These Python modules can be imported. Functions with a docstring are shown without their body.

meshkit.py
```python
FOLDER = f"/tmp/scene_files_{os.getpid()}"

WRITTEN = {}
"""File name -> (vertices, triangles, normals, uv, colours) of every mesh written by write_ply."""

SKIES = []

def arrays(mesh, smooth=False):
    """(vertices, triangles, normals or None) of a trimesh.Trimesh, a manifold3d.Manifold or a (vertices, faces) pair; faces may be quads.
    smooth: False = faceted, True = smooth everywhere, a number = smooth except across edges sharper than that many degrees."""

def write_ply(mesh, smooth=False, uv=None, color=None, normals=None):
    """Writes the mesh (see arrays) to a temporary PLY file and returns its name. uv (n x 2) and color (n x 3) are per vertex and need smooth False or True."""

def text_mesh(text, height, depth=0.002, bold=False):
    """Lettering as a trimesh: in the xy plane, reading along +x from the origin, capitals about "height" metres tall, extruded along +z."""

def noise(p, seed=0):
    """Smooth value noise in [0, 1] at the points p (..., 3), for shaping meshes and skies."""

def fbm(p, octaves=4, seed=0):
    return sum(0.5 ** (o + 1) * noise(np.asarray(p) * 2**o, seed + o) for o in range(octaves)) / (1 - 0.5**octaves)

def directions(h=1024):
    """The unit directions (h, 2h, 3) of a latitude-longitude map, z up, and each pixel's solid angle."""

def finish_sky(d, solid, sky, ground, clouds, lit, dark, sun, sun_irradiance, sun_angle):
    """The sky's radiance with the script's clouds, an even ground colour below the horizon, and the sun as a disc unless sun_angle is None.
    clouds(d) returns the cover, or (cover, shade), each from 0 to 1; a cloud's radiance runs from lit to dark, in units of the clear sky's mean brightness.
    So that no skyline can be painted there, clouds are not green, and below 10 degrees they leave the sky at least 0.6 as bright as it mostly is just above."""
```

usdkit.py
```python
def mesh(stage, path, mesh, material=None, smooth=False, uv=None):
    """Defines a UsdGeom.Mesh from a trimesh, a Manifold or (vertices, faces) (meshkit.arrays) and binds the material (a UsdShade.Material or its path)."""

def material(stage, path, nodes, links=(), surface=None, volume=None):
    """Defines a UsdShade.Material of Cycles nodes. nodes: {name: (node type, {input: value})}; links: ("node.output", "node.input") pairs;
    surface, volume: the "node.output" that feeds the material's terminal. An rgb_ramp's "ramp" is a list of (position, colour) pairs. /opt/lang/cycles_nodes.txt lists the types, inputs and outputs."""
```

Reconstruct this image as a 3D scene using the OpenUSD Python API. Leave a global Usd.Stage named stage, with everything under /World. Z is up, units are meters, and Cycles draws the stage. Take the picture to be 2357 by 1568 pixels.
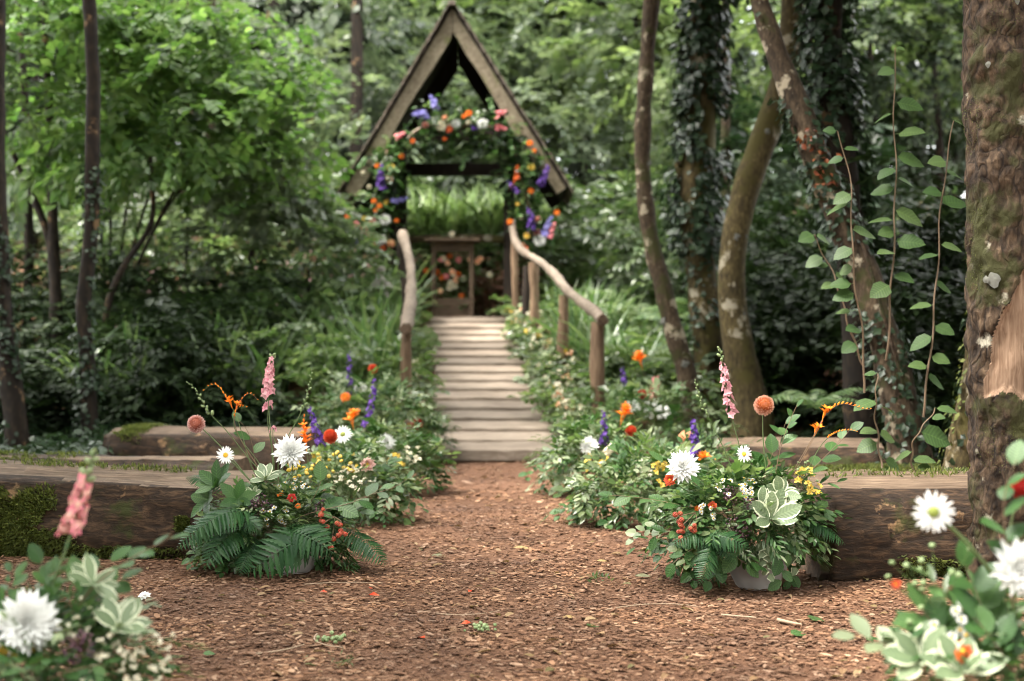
import math, numpy as np, trimesh, usdkit, meshkit
from pxr import Usd, UsdGeom, UsdLux, UsdShade, Gf, Sdf, Vt

stage = Usd.Stage.CreateInMemory()
UsdGeom.SetStageUpAxis(stage, UsdGeom.Tokens.z); UsdGeom.SetStageMetersPerUnit(stage, 1.0)
UsdGeom.Xform.Define(stage, '/World'); UsdGeom.Scope.Define(stage, '/World/Looks')
PI = math.pi
# ---------------------------------------------------------------- camera
CAMH = 0.98
cam = UsdGeom.Camera.Define(stage, '/World/camera')
cam.CreateFocalLengthAttr(50.0); cam.CreateHorizontalApertureAttr(36.0); cam.CreateVerticalApertureAttr(36.0 * 681 / 1024)
cam.CreateClippingRangeAttr(Gf.Vec2f(0.05, 300)); cam.CreateFStopAttr(2.0); cam.CreateFocusDistanceAttr(5.95)
cam.AddTranslateOp().Set(Gf.Vec3d(0, 0, CAMH)); cam.AddRotateXOp().Set(90.0 + 0.19)
cam.CreateExposureAttr(3.68)
# ---------------------------------------------------------------- sky and sun
SUN_EL, SUN_AZ = math.radians(62), math.radians(-105)   # azimuth from +y (north) towards +x
dome = UsdLux.DomeLight.Define(stage, '/World/sky')
sky_m = usdkit.material(stage, '/World/Looks/sky_look', {
    'sky': ('sky_texture', {'sky_type': 'single_scattering', 'sun_disc': False, 'sun_elevation': SUN_EL, 'sun_rotation': SUN_AZ}),
    'tc': ('texture_coordinate', {}),
    'n': ('noise_texture', {'scale': 2.2, 'detail': 5.0, 'roughness': 0.55}),
    'r': ('rgb_ramp', {'ramp': [(0.25, (0.55, 0.55, 0.55)), (0.6, (1, 1, 1))]}),
    'm': ('mix', {'color2': (5.2, 5.1, 4.75)}),
    'bg': ('background_shader', {'strength': 0.13})},
    [('tc.generated', 'n.vector'), ('n.fac', 'r.fac'), ('r.color', 'm.fac'), ('sky.color', 'm.color1'), ('m.color', 'bg.color')], surface='bg.background')
UsdShade.MaterialBindingAPI.Apply(dome.GetPrim()).Bind(sky_m)
dome.GetPrim().SetCustomDataByKey('kind', 'structure')
sun = UsdLux.DistantLight.Define(stage, '/World/sun')
sun.CreateNormalizeAttr(True); sun.CreateIntensityAttr(0.36); sun.CreateAngleAttr(25.0); sun.CreateColorAttr(Gf.Vec3f(1, 0.94, 0.85))
sun.AddRotateZOp().Set(-math.degrees(SUN_AZ)); sun.AddRotateXOp().Set(-(90 - math.degrees(SUN_EL)))   # shines along -z, so tilted from straight down

# ---------------------------------------------------------------- helpers
_used = {}
def numbered(parent, name):
    k = (parent, name); n = _used.get(k, -1) + 1; _used[k] = n
    return f'{parent}/{name}' if n == 0 else f'{parent}/{name}_{n:03d}'
GROUPS = {'log_bench': 'log benches beside the aisle', 'handrail': 'log handrails of the boardwalk', 'hazel_shoot': 'hazel shoots at the right', 'dahlia': 'dahlias in the flower arrangements', 'daisy': 'white daisies', 'larkspur': 'larkspur stems', 'delphinium': 'purple delphinium spikes',
    'crocosmia': 'orange crocosmia sprays', 'feverfew': 'feverfew bunches', 'elderberry': 'elderberry heads', 'berry_bunch': 'red berry bunches', 'fern_frond': 'cut fern fronds', 'leafy_twig': 'leafy twigs of the arrangements', 'variegated_sprig': 'variegated sprigs', 'green_sprig': 'green sprigs', 'marigold': 'marigolds', 'zinnia': 'zinnias',
    'snapdragon': 'snapdragons', 'fern': 'ferns growing in the undergrowth', 'dark_forest_tree': 'dark trees closing the forest', 'shade_tree': 'tall trees round the clearing', 'broadleaf_tree': 'broadleaf trees behind the arch', 'bush': 'bushes in the wood', 'bare_trunk': 'bare trunks in the wood', 'hazel_tree': 'hazels at the left', 'dark_tree': 'dark trunks at the left', 'ivy_tree': 'ivy clad trees at the right',
    'flower_garland': 'flower garlands on the arch', 'bowl': 'bowls of the arrangements', 'greenery': 'greenery of the arrangements', 'dry_twig': 'dry twigs on the wood chips', 'fallen_sprig': 'fallen sprigs on the wood chips', 'fallen_leaf': 'fallen leaves on the wood chips', 'fallen_petal': 'fallen petals', 'border_planting': 'border plants along the boardwalk',
    'tansy': 'yellow tansy', 'lace_flower': 'cream lace flowers', 'yellow_flower': 'yellow flower bunches', 'white_blossom': 'white blossom sprays', 'buds': 'green bud heads'}
def tag(p, label=None, cat=None, group=None, kind=None):
    p = p.GetPrim() if hasattr(p, 'GetPrim') else p
    if cat and not kind and not group:
        n_ = p.GetName(); n_ = n_[:-4] if n_[-4:-3] == '_' and n_[-3:].isdigit() else n_; group = GROUPS.get(n_)
    for k, v in (('label', label), ('category', cat), ('group', group), ('kind', kind)):
        if v: p.SetCustomDataByKey(k, v)
    return p
def thing(name, label, cat, loc=(0, 0, 0), group=None, rotz=0):
    x = UsdGeom.Xform.Define(stage, numbered('/World', name)); x.AddTranslateOp().Set(Gf.Vec3d(*map(float, loc)))
    if rotz: x.AddRotateZOp().Set(float(rotz))
    _loc[x.GetPath()] = np.array(loc, float); _rz[x.GetPath()] = math.radians(rotz)
    return tag(x, label, cat, group)
_loc, _rz = {}, {}
_vr = np.random.default_rng(99)
def pad(u):
    """uv -> (u, v, a random value of the piece)"""
    return u if u.shape[1] == 3 else np.c_[u, np.full(len(u), _vr.random())]
class MB:
    """collects (vertices, triangles, uv) into one mesh; world coordinates, made local to its thing on build"""
    def __init__(s): s.v, s.f, s.u, s.n = [], [], [], 0
    def add(s, v, f, u=None):
        v = np.asarray(v, float); f = np.asarray(f, int)
        if f.shape[1] == 4: f = np.vstack([f[:, [0, 1, 2]], f[:, [0, 2, 3]]])
        s.v.append(v); s.f.append(f + s.n); s.u.append(pad(np.zeros((len(v), 2)) if u is None else np.asarray(u, float))); s.n += len(v); return s
    def tm(s, m, u=None): return s.add(m.vertices, m.faces, u)
    def get(s): return np.vstack(s.v), np.vstack(s.f), np.vstack(s.u)
    def build(s, name, mat, parent=None, smooth=False, uv=False, label=None, cat=None, group=None, kind=None, origin=None):
        if not s.v: return None
        v, f, u = s.get()
        used = np.zeros(len(v), bool); used[f.ravel()] = True; ix = np.cumsum(used) - 1; v, u, f = v[used], u[used], ix[f]
        pp = '/World' if parent is None else str(parent.GetPath())
        if parent is not None:
            o = np.zeros(3); q = parent.GetPath()
            while str(q) != '/World': o = o + _loc.get(q, 0); q = q.GetParentPath()
            v = v - o
            a = -_rz.get(parent.GetPath(), 0)
            if a: v = v @ np.array([[math.cos(a), -math.sin(a), 0], [math.sin(a), math.cos(a), 0], [0, 0, 1]]).T
        path = numbered(pp, name)
        m = usdkit.mesh(stage, path, (v, f), mat, smooth, u[:, :2] if uv else None)
        if smooth in (True, False): UsdGeom.PrimvarsAPI(m).CreatePrimvar('rnd', Sdf.ValueTypeNames.FloatArray, 'vertex').Set(Vt.FloatArray.FromNumpy(u[:, 2].astype(np.float32)))
        m.CreateDoubleSidedAttr(True)
        return tag(m, label, cat, group, kind)
def unit(a): a = np.asarray(a, float); return a / np.maximum(np.linalg.norm(a, axis=-1, keepdims=True), 1e-12)
def frames(x, up):
    """rotation matrices (n,3,3), columns = axes; x exact, z nearest to up"""
    x = unit(np.atleast_2d(x)); up = np.broadcast_to(np.atleast_2d(up), x.shape)
    y = np.cross(up, x); bad = np.linalg.norm(y, axis=1) < 1e-6
    if bad.any(): y[bad] = np.cross(np.broadcast_to([0.3, 0.9, 0.1], x.shape)[bad], x[bad])
    y = unit(y); z = np.cross(x, y)
    return np.stack([x, y, z], 2)
def place(T, P, R, S):
    """copies of template T=(V,F,UV) at points P with rotations R and scales S ((n,) or (n,3))"""
    V, F, U = T; P = np.atleast_2d(np.asarray(P, float)); n = len(P)
    S = np.broadcast_to(np.asarray(S, float), (n,)) if np.ndim(S) < 2 else np.asarray(S, float)
    S3 = S[:, None, None] if S.ndim == 1 else S[:, None, :]
    v = np.einsum('nij,nkj->nki', R, V[None] * S3) + P[:, None, :]
    f = F[None] + (np.arange(n) * len(V))[:, None, None]
    U = np.c_[U, np.zeros(len(U))] if U.shape[1] == 2 else U; u = np.tile(U, (n, 1)); u[:, 2] = (u[:, 2] + np.repeat(_vr.random(n), len(U))) % 1.0
    return v.reshape(-1, 3), f.reshape(-1, 3), u
def merge(*parts):
    b = MB()
    for p in parts: b.add(*p)
    return b.get()
def leaf(nseg=2, width=.5, curl=.1, fold=.08, p=1.0, serr=0., stem=0.0, tipw=0.0):
    """leaf along +x, length 1; uv = (across -1..1, along)"""
    V, U, F = [], [], []
    ts = np.linspace(0, 1, nseg + 1)
    for i, t in enumerate(ts):
        w = width * .5 * math.sin(PI * min(1, t ** p * (1 - tipw))) ** .8 if 0 < t else 0.0
        if serr and 0 < t < 1: w *= 1 + serr * (1 if i % 2 else -1)
        z = -curl * t * t; x = stem + (1 - stem) * t
        V += [(x, -w, z + fold * w * 2), (x, 0, z), (x, w, z + fold * w * 2)]; U += [(-1, t), (0, t), (1, t)]
    for i in range(nseg):
        a = 3 * i; b = a + 3
        if i == 0: F += [(a + 1, b, b + 1), (a + 1, b + 1, b + 2)]
        elif i == nseg - 1 and tipw == 0: F += [(a, b + 1, a + 1), (a + 1, b + 1, a + 2)]
        else: F += [(a, b, b + 1), (a, b + 1, a + 1), (a + 1, b + 1, b + 2), (a + 1, b + 2, a + 2)]
    return np.array(V, float), np.array(F), np.array(U, float)
def tube(P, R, ns=8, jit=0., seed=0, freq=3., cap=True):
    """tube through points P with radii R; uv = (around, along metres)"""
    P = np.asarray(P, float); n = len(P); R = np.broadcast_to(np.asarray(R, float), (n,))
    T = unit(np.gradient(P, axis=0)); N = np.zeros_like(P)
    a = np.array([0, 0, 1.0]) if abs(T[0][2]) < .9 else np.array([1.0, 0, 0])
    N[0] = unit(np.cross(T[0], a))
    for i in range(1, n): N[i] = unit(N[i - 1] - T[i] * np.dot(N[i - 1], T[i]))
    B = np.cross(T, N); th = np.arange(ns) / ns * 2 * PI
    ring = np.cos(th)[None, :, None] * N[:, None] + np.sin(th)[None, :, None] * B[:, None]
    v = P[:, None] + ring * R[:, None, None]
    if jit:
        d = meshkit.fbm(v * freq + seed * 7.3, 3, seed) - .5
        v = v + ring * (d * 2 * jit * R[:, None])[..., None]
    al = np.concatenate([[0], np.cumsum(np.linalg.norm(np.diff(P, axis=0), axis=1))])
    u = np.stack([np.broadcast_to(th / (2 * PI), (n, ns)), np.broadcast_to(al[:, None], (n, ns))], -1).reshape(-1, 2)
    i, j = np.meshgrid(np.arange(n - 1), np.arange(ns), indexing='ij'); j2 = (j + 1) % ns
    q = np.stack([i * ns + j, i * ns + j2, (i + 1) * ns + j2, (i + 1) * ns + j], -1).reshape(-1, 4)
    f = np.vstack([q[:, [0, 1, 2]], q[:, [0, 2, 3]]]); v = v.reshape(-1, 3)
    if cap:
        v = np.vstack([v, P[0], P[-1]]); u = np.vstack([u, [0, 0], [0, al[-1]]]); c0, c1 = len(v) - 2, len(v) - 1
        k = np.arange(ns); f = np.vstack([f, np.stack([np.full(ns, c0), (k + 1) % ns, k], 1), np.stack([np.full(ns, c1), (n - 1) * ns + k, (n - 1) * ns + (k + 1) % ns], 1)])
    return v, f, u
def spline(pts, n=12):
    """Catmull-Rom through the points"""
    p = np.asarray(pts, float)
    if len(p) == 2: return np.linspace(p[0], p[1], n)
    from scipy.interpolate import CubicSpline
    t = np.concatenate([[0], np.cumsum(np.linalg.norm(np.diff(p[:, :3], axis=0), axis=1))])
    return CubicSpline(t, p)(np.linspace(0, t[-1], n))
def box(cx, cy, cz, sx, sy, sz, rot=None, bev=.0):
    h = np.array([sx, sy, sz]) / 2; c = min(bev, h.min() * .45)
    if c > 0:
        pts = [(np.array(s) * 2 - 1) * (h - c * (1 - np.eye(3)[k])) for s in np.ndindex(2, 2, 2) for k in range(3)]
        m = trimesh.convex.convex_hull(np.array(pts)); v, f = np.array(m.vertices), np.array(m.faces)
    else:
        m = trimesh.creation.box((sx, sy, sz)); v, f = np.array(m.vertices), np.array(m.faces)
    if rot is not None: v = v @ np.asarray(rot).T
    return v + np.array([cx, cy, cz]), f, np.zeros((len(v), 2))
def bar(a, b, w, h, up=(0, 0, 1), bev=.004):
    a, b = np.asarray(a, float), np.asarray(b, float); R = frames(b - a, up)[0]
    return box(*((a + b) / 2), np.linalg.norm(b - a), w, h, R, bev)
FPX = 3274.0
def W(px, py, d):
    """the point at depth d (metres from the viewpoint) that stands at this place of the photograph"""
    return np.array([(px - 1178.5) / FPX * d, d, CAMH + (795 - py) / FPX * d])
def depth_of(py, z=0.0): return FPX * (CAMH - z) / (py - 795)
def ss(a, b, x): t = np.clip((np.asarray(x, float) - a) / (b - a), 0, 1); return t * t * (3 - 2 * t)
def walk_x(y): return -.08 - .5 * (np.asarray(y, float) - 12.6) / 5.3
def walk_z(y): return .04 + 1.30 * np.clip((np.asarray(y, float) - 12.6) / 5.3, 0, 1)
def gz(x, y):
    x, y = np.broadcast_arrays(np.asarray(x, float), np.asarray(y, float))
    z = walk_z(y) - .09
    dx = x - walk_x(np.clip(y, 12, 19))
    right = 1 - .8 * ss(.8, 3.0, dx) * (1 - ss(19, 27, y) * .8)
    left = 1 - .25 * ss(.9, 3.5, -dx) * (1 - ss(16, 22, y))
    z = z * right * left
    z = z + ss(18.9, 19.9, y) * .85 * (1 - .6 * ss(1.5, 4, dx)) + np.maximum(0, y - 20) * .13
    near = ss(1.6, 3.2, np.abs(x)) * .03
    return z + (meshkit.fbm(np.stack([x * .7, y * .7, 0 * x], -1), 3, 5) - .5) * (.05 + .25 * ss(12, 16, y) * ss(.7, 2, np.abs(dx))) * ss(.0, 1, np.abs(y - 4) + 1) + near * 0
rng = np.random.default_rng(11)

# ---------------------------------------------------------------- materials
L = '/World/Looks/'
def leafmat(name, cols, trans=.35, rough=.45, spec=.4, vein=0., margin=None, noise=0.):
    n = {'g': ('geometry', {}), 'rv': ('attribute', {'attribute': 'rnd'}), 'r': ('rgb_ramp', {'ramp': [(i / (len(cols) - 1), c) for i, c in enumerate(cols)]}),
         'p': ('principled_bsdf', {'roughness': rough, 'specular_ior_level': spec}), 't': ('translucent_bsdf', {}),
         'b': ('mix', {'mix_type': 'multiply', 'fac': 1.0, 'color2': (1.05, 1.12, .72)}), 'm': ('mix_closure', {'fac': trans})}
    l = [('rv.fac', 'r.fac')]; c = 'r.color'
    if noise:
        n['nn'] = ('noise_texture', {'scale': noise, 'detail': 2.0}); n['nr'] = ('rgb_ramp', {'ramp': [(.3, (.55, .55, .6)), (.7, (1.35, 1.3, 1.2))]})
        n['nm'] = ('mix', {'mix_type': 'multiply', 'fac': 1.0}); l += [('g.position', 'nn.vector'), ('nn.fac', 'nr.fac'), (c, 'nm.color1'), ('nr.color', 'nm.color2')]; c = 'nm.color'
    if vein or margin is not None:
        n.update({'uv': ('uvmap', {'attribute': 'st'}), 'sx': ('separate_xyz', {}), 'ab': ('math', {'math_type': 'absolute'})})
        l += [('uv.UV', 'sx.vector'), ('sx.x', 'ab.value1')]
    if vein:
        # midrib and slanted side veins
        n.update({'mul': ('math', {'math_type': 'multiply_add', 'value2': -.16}), 'sc': ('math', {'math_type': 'multiply', 'value2': 2 * PI * 9}), 'sn': ('math', {'math_type': 'cosine'}),
                  'vr': ('rgb_ramp', {'ramp': [(0.0, (.72, .75, .72)), (.55, (1, 1, 1)), (.86, (1.0, 1.0, 1)), (1, (1.35, 1.3, 1.25))]}), 'vh': ('map_range', {'from_min': -1.0, 'from_max': 1.0}),
                  'mr': ('rgb_ramp', {'ramp': [(0, (1.7, 1.6, 1.5)), (.06, (1.4, 1.35, 1.3)), (.1, (1, 1, 1))]}),
                  'v1': ('mix', {'mix_type': 'multiply', 'fac': vein}), 'v2': ('mix', {'mix_type': 'multiply', 'fac': vein}), 'bu': ('bump', {'strength': .35, 'distance': .002})})
        l += [('ab.value', 'mul.value1'), ('sx.y', 'mul.value3'), ('mul.value', 'sc.value1'), ('sc.value', 'sn.value1'), ('sn.value', 'vh.value'), ('vh.result', 'vr.fac'), ('ab.value', 'mr.fac'),
              (c, 'v1.color1'), ('vr.color', 'v1.color2'), ('v1.color', 'v2.color1'), ('mr.color', 'v2.color2'), ('vh.result', 'bu.height'), ('bu.normal', 'p.normal')]; c = 'v2.color'
    if margin is not None:
        n.update({'en': ('noise_texture', {'scale': 60.0}), 'ea': ('math', {'math_type': 'multiply_add', 'value2': .35}), 'es': ('math', {'math_type': 'subtract', 'value2': .17}), 'er': ('rgb_ramp', {'ramp': [(.72, (0, 0, 0)), (.8, (1, 1, 1))]}), 'em': ('mix', {'color2': margin})})
        l += [('g.position', 'en.vector'), ('en.fac', 'ea.value1'), ('ab.value', 'ea.value3'), ('ea.value', 'es.value1'), ('es.value', 'er.fac'), ('er.color', 'em.fac'), (c, 'em.color1')]; c = 'em.color'
    l += [(c, 'p.base_color'), (c, 'b.color1'), ('b.color', 't.color'), ('p.BSDF', 'm.closure1'), ('t.BSDF', 'm.closure2')]
    return usdkit.material(stage, L + name, n, l, surface='m.closure')
def petalmat(name, c0, c1=None, trans=.25, tip=None):
    c1 = c1 or tuple(x * .8 for x in c0)
    n = {'g': ('geometry', {}), 'rv': ('attribute', {'attribute': 'rnd'}), 'r': ('rgb_ramp', {'ramp': [(0, c0), (1, c1)]}), 'p': ('principled_bsdf', {'roughness': .6, 'specular_ior_level': .2}), 't': ('translucent_bsdf', {}), 'm': ('mix_closure', {'fac': trans})}
    l = [('rv.fac', 'r.fac')]; c = 'r.color'
    if tip is not None:
        n.update({'uv': ('uvmap', {'attribute': 'st'}), 'sx': ('separate_xyz', {}), 'tr': ('rgb_ramp', {'ramp': [(.35, (0, 0, 0)), (.95, (1, 1, 1))]}), 'tm': ('mix', {'color2': tip})})
        l += [('uv.UV', 'sx.vector'), ('sx.y', 'tr.fac'), ('tr.color', 'tm.fac'), (c, 'tm.color1')]; c = 'tm.color'
    l += [(c, 'p.base_color'), (c, 't.color'), ('p.BSDF', 'm.closure1'), ('t.BSDF', 'm.closure2')]
    return usdkit.material(stage, L + name, n, l, surface='m.closure')
def woodmat(name, dark, mid, light, scale=(1, 14, 14), moss=None, rough=.8, patch=None, ends=None, bump=.5, cracks=None, isl=False):
    """grain stretched along the piece's local axis through object coordinates"""
    n = {'tc': ('texture_coordinate', {}), 'g': ('geometry', {}), 'mp': ('mapping', {'scale': scale}), 'n1': ('noise_texture', {'scale': 4.0, 'detail': 6.0, 'roughness': .62, 'distortion': .4}),
         'r': ('rgb_ramp', {'ramp': [(.28, dark), (.5, mid), (.72, light)]}), 'n2': ('noise_texture', {'scale': 1.7, 'detail': 4.0}), 'r2': ('rgb_ramp', {'ramp': [(.3, (.62, .6, .58)), (.7, (1.2, 1.2, 1.2))]}),
         'x': ('mix', {'mix_type': 'multiply', 'fac': 1.0}), 'bu': ('bump', {'strength': bump, 'distance': .01}), 'p': ('principled_bsdf', {'roughness': rough, 'specular_ior_level': .25})}
    l = [('tc.object', 'mp.vector'), ('mp.vector', 'n1.vector'), ('n1.fac', 'r.fac'), ('tc.object', 'n2.vector'), ('n2.fac', 'r2.fac'), ('r.color', 'x.color1'), ('r2.color', 'x.color2'), ('n1.fac', 'bu.height'), ('bu.normal', 'p.normal')]
    c = 'x.color'
    if isl:
        n.update({'ir': ('rgb_ramp', {'ramp': [(0, (.72, .72, .72)), (1, (1.2, 1.18, 1.15))]}), 'im': ('mix', {'mix_type': 'multiply', 'fac': 1.0})})
        n['oi'] = ('object_info', {}); l += [('oi.random', 'ir.fac'), (c, 'im.color1'), ('ir.color', 'im.color2')]; c = 'im.color'
    if cracks is not None:
        n.update({'cm': ('mapping', {'scale': cracks}), 'cn': ('noise_texture', {'scale': 6.0, 'detail': 3.0}), 'cx': ('mix', {'mix_type': 'linear_light', 'fac': .12}), 'cv': ('voronoi_texture', {'feature': 'distance_to_edge', 'scale': 1.0}), 'cr': ('rgb_ramp', {'ramp': [(0.0, (.22, .2, .18)), (.05, (.5, .48, .46)), (.13, (1, 1, 1))]}), 'cc': ('mix', {'mix_type': 'multiply', 'fac': .9}), 'cb': ('bump', {'strength': .9, 'distance': .02})})
        l += [('tc.object', 'cn.vector'), ('tc.object', 'cx.color1'), ('cn.color', 'cx.color2'), ('cx.color', 'cm.vector'), ('cm.vector', 'cv.vector'), ('cv.distance', 'cr.fac'), (c, 'cc.color1'), ('cr.color', 'cc.color2'), ('cv.distance', 'cb.height'), ('bu.normal', 'cb.normal')]; l.remove(('bu.normal', 'p.normal')); l.append(('cb.normal', 'p.normal')); c = 'cc.color'
    if patch is not None:
        n.update({'n3': ('noise_texture', {'scale': patch[1], 'detail': 5.0, 'roughness': .6}), 'r3': ('rgb_ramp', {'ramp': [(patch[2], (0, 0, 0)), (patch[2] + .05, (1, 1, 1))]}), 'x3': ('mix', {'color2': patch[0]})})
        l += [('tc.object', 'n3.vector'), ('n3.fac', 'r3.fac'), ('r3.color', 'x3.fac'), (c, 'x3.color1')]; c = 'x3.color'
    if moss is not None:
        n.update({'n4': ('noise_texture', {'scale': moss[1], 'detail': 6.0, 'roughness': .65}), 'r4': ('rgb_ramp', {'ramp': [(moss[2], (0, 0, 0)), (moss[2] + .08, (1, 1, 1))]}), 'x4': ('mix', {'color2': moss[0]}), 'ad': ('vector_math', {'math_type': 'add', 'vector2': (7.1, 3.3, 1.7)})})
        l += [('tc.object', 'ad.vector1'), ('ad.vector', 'n4.vector'), ('n4.fac', 'r4.fac'), ('r4.color', 'x4.fac'), (c, 'x4.color1')]; c = 'x4.color'
    l += [(c, 'p.base_color'), ('p.BSDF', 'p.BSDF')][:1]
    return usdkit.material(stage, L + name, n, l, surface='p.BSDF')
def plain(name, col, rough=.6, noise=None, spec=.3):
    n = {'p': ('principled_bsdf', {'roughness': rough, 'base_color': col, 'specular_ior_level': spec})}; l = []
    if noise:
        n.update({'tc': ('texture_coordinate', {}), 'n': ('noise_texture', {'scale': noise, 'detail': 5.0}), 'r': ('rgb_ramp', {'ramp': [(.3, tuple(x * .7 for x in col)), (.7, tuple(min(1, x * 1.2) for x in col))]})})
        l = [('tc.object', 'n.vector'), ('n.fac', 'r.fac'), ('r.color', 'p.base_color')]
    return usdkit.material(stage, L + name, n, l, surface='p.BSDF')

M = {}
M['hazel'] = leafmat('hazel_leaf', [(.052, .115, .030), (.088, .163, .046), (.135, .21, .074)], .6, .42, .45, noise=.8)
M['bright'] = leafmat('bright_leaf', [(.07, .11, .042), (.10, .145, .06), (.15, .195, .095)], .58, .5, noise=.8)
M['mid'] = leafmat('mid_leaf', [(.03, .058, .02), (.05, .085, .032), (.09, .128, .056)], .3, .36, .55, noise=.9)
M['grey'] = leafmat('grey_leaf', [(.068, .10, .060), (.108, .145, .092), (.17, .21, .145)], .5, .36, .55, noise=.7)
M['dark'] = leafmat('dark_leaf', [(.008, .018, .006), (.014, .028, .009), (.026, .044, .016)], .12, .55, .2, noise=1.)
M['ivy'] = leafmat('ivy_leaf', [(.008, .019, .008), (.014, .029, .012), (.026, .045, .02)], .12, .42, .3)
M['under'] = leafmat('under_leaf', [(.05, .095, .03), (.09, .145, .052), (.165, .215, .11)], .5, .3, .6, noise=.9)
M['strap'] = leafmat('strap_leaf', [(.05, .10, .035), (.09, .15, .058), (.16, .215, .10)], .4, .34, .5)
M['sedge'] = leafmat('sedge_leaf', [(.11, .18, .06), (.17, .26, .09), (.28, .36, .16)], .3, .45)
M['fern'] = leafmat('fern_leaf', [(.012, .042, .013), (.02, .06, .018), (.032, .08, .026)], .25, .42, .22)
M['fernlight'] = leafmat('light_fern_leaf', [(.05, .085, .03), (.075, .115, .04), (.11, .15, .06)], .3, .5)
M['beech'] = leafmat('beech_leaf', [(.024, .064, .015), (.038, .09, .023), (.066, .125, .04)], .25, .42, .32, vein=.8)
M['bush'] = leafmat('filler_leaf', [(.020, .055, .014), (.034, .082, .021), (.062, .122, .036)], .22, .42, .3, vein=.5)
M['varieg'] = leafmat('variegated_leaf', [(.10, .14, .07), (.13, .18, .095), (.17, .22, .12)], .2, .45, .4, vein=.4, margin=(.55, .58, .42))
M['pale'] = leafmat('pale_leaf', [(.12, .17, .09), (.17, .22, .12), (.26, .31, .18)], .25, .5, noise=3.)
M['stem'] = leafmat('stem_green', [(.07, .11, .035), (.09, .13, .045)], .0, .5)
M['stembrown'] = leafmat('stem_brown', [(.13, .085, .05), (.17, .11, .065)], .0, .6)
M['bud'] = leafmat('bud_green', [(.14, .20, .08), (.22, .28, .13)], .1, .5)
PC = {'palegreen': ((.30, .36, .20), (.42, .45, .30), None), 'snap': ((.66, .22, .27), (.70, .48, .36), (.66, .18, .25)), 'white': ((.78, .78, .75), (.70, .71, .68), (.80, .80, .78)), 'pink': ((.40, .12, .08), (.48, .17, .10), (.76, .52, .48)), 'coral': ((.42, .10, .035), (.52, .16, .05), (.80, .50, .38)),
      'rose': ((.62, .16, .20), (.68, .40, .34), (.64, .14, .21)), 'palepink': ((.52, .16, .22), (.70, .44, .45), (.68, .36, .39)), 'orange': ((.66, .12, .015), (.70, .22, .03), None), 'crocosmia': ((.82, .20, .015), (.86, .30, .03), None),
      'redorange': ((.36, .02, .008), (.50, .05, .015), (.70, .14, .06)), 'red': ((.30, .01, .01), (.45, .025, .02), (.62, .06, .05)), 'yellow': ((.62, .42, .05), (.66, .50, .13), None), 'cream': ((.58, .53, .38), (.62, .59, .47), None),
      'purple': ((.04, .014, .13), (.17, .085, .37), None), 'blue': ((.14, .13, .36), (.24, .22, .48), None), 'peach': ((.8, .42, .24), (.82, .52, .36), None), 'rust': ((.4, .06, .012), (.55, .12, .02), None)}
for k, (a, b, t) in PC.items(): M['p_' + k] = petalmat(k + '_petal', a, b, tip=t)
M['centre'] = petalmat('yellow_centre', (.62, .36, .02), (.7, .45, .05), .0)
M['centregreen'] = petalmat('green_centre', (.16, .2, .04), (.3, .32, .08), .0)
M['berryred'] = leafmat('red_berry', [(.24, .03, .018), (.38, .06, .03), (.30, .12, .05)], .0, .3)
M['berrydark'] = leafmat('dark_berry', [(.05, .02, .04), (.10, .04, .07), (.18, .11, .10)], .0, .3)
M['bowl'] = plain('bowl_clay', (.26, .235, .22), .6, 6.)
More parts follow.
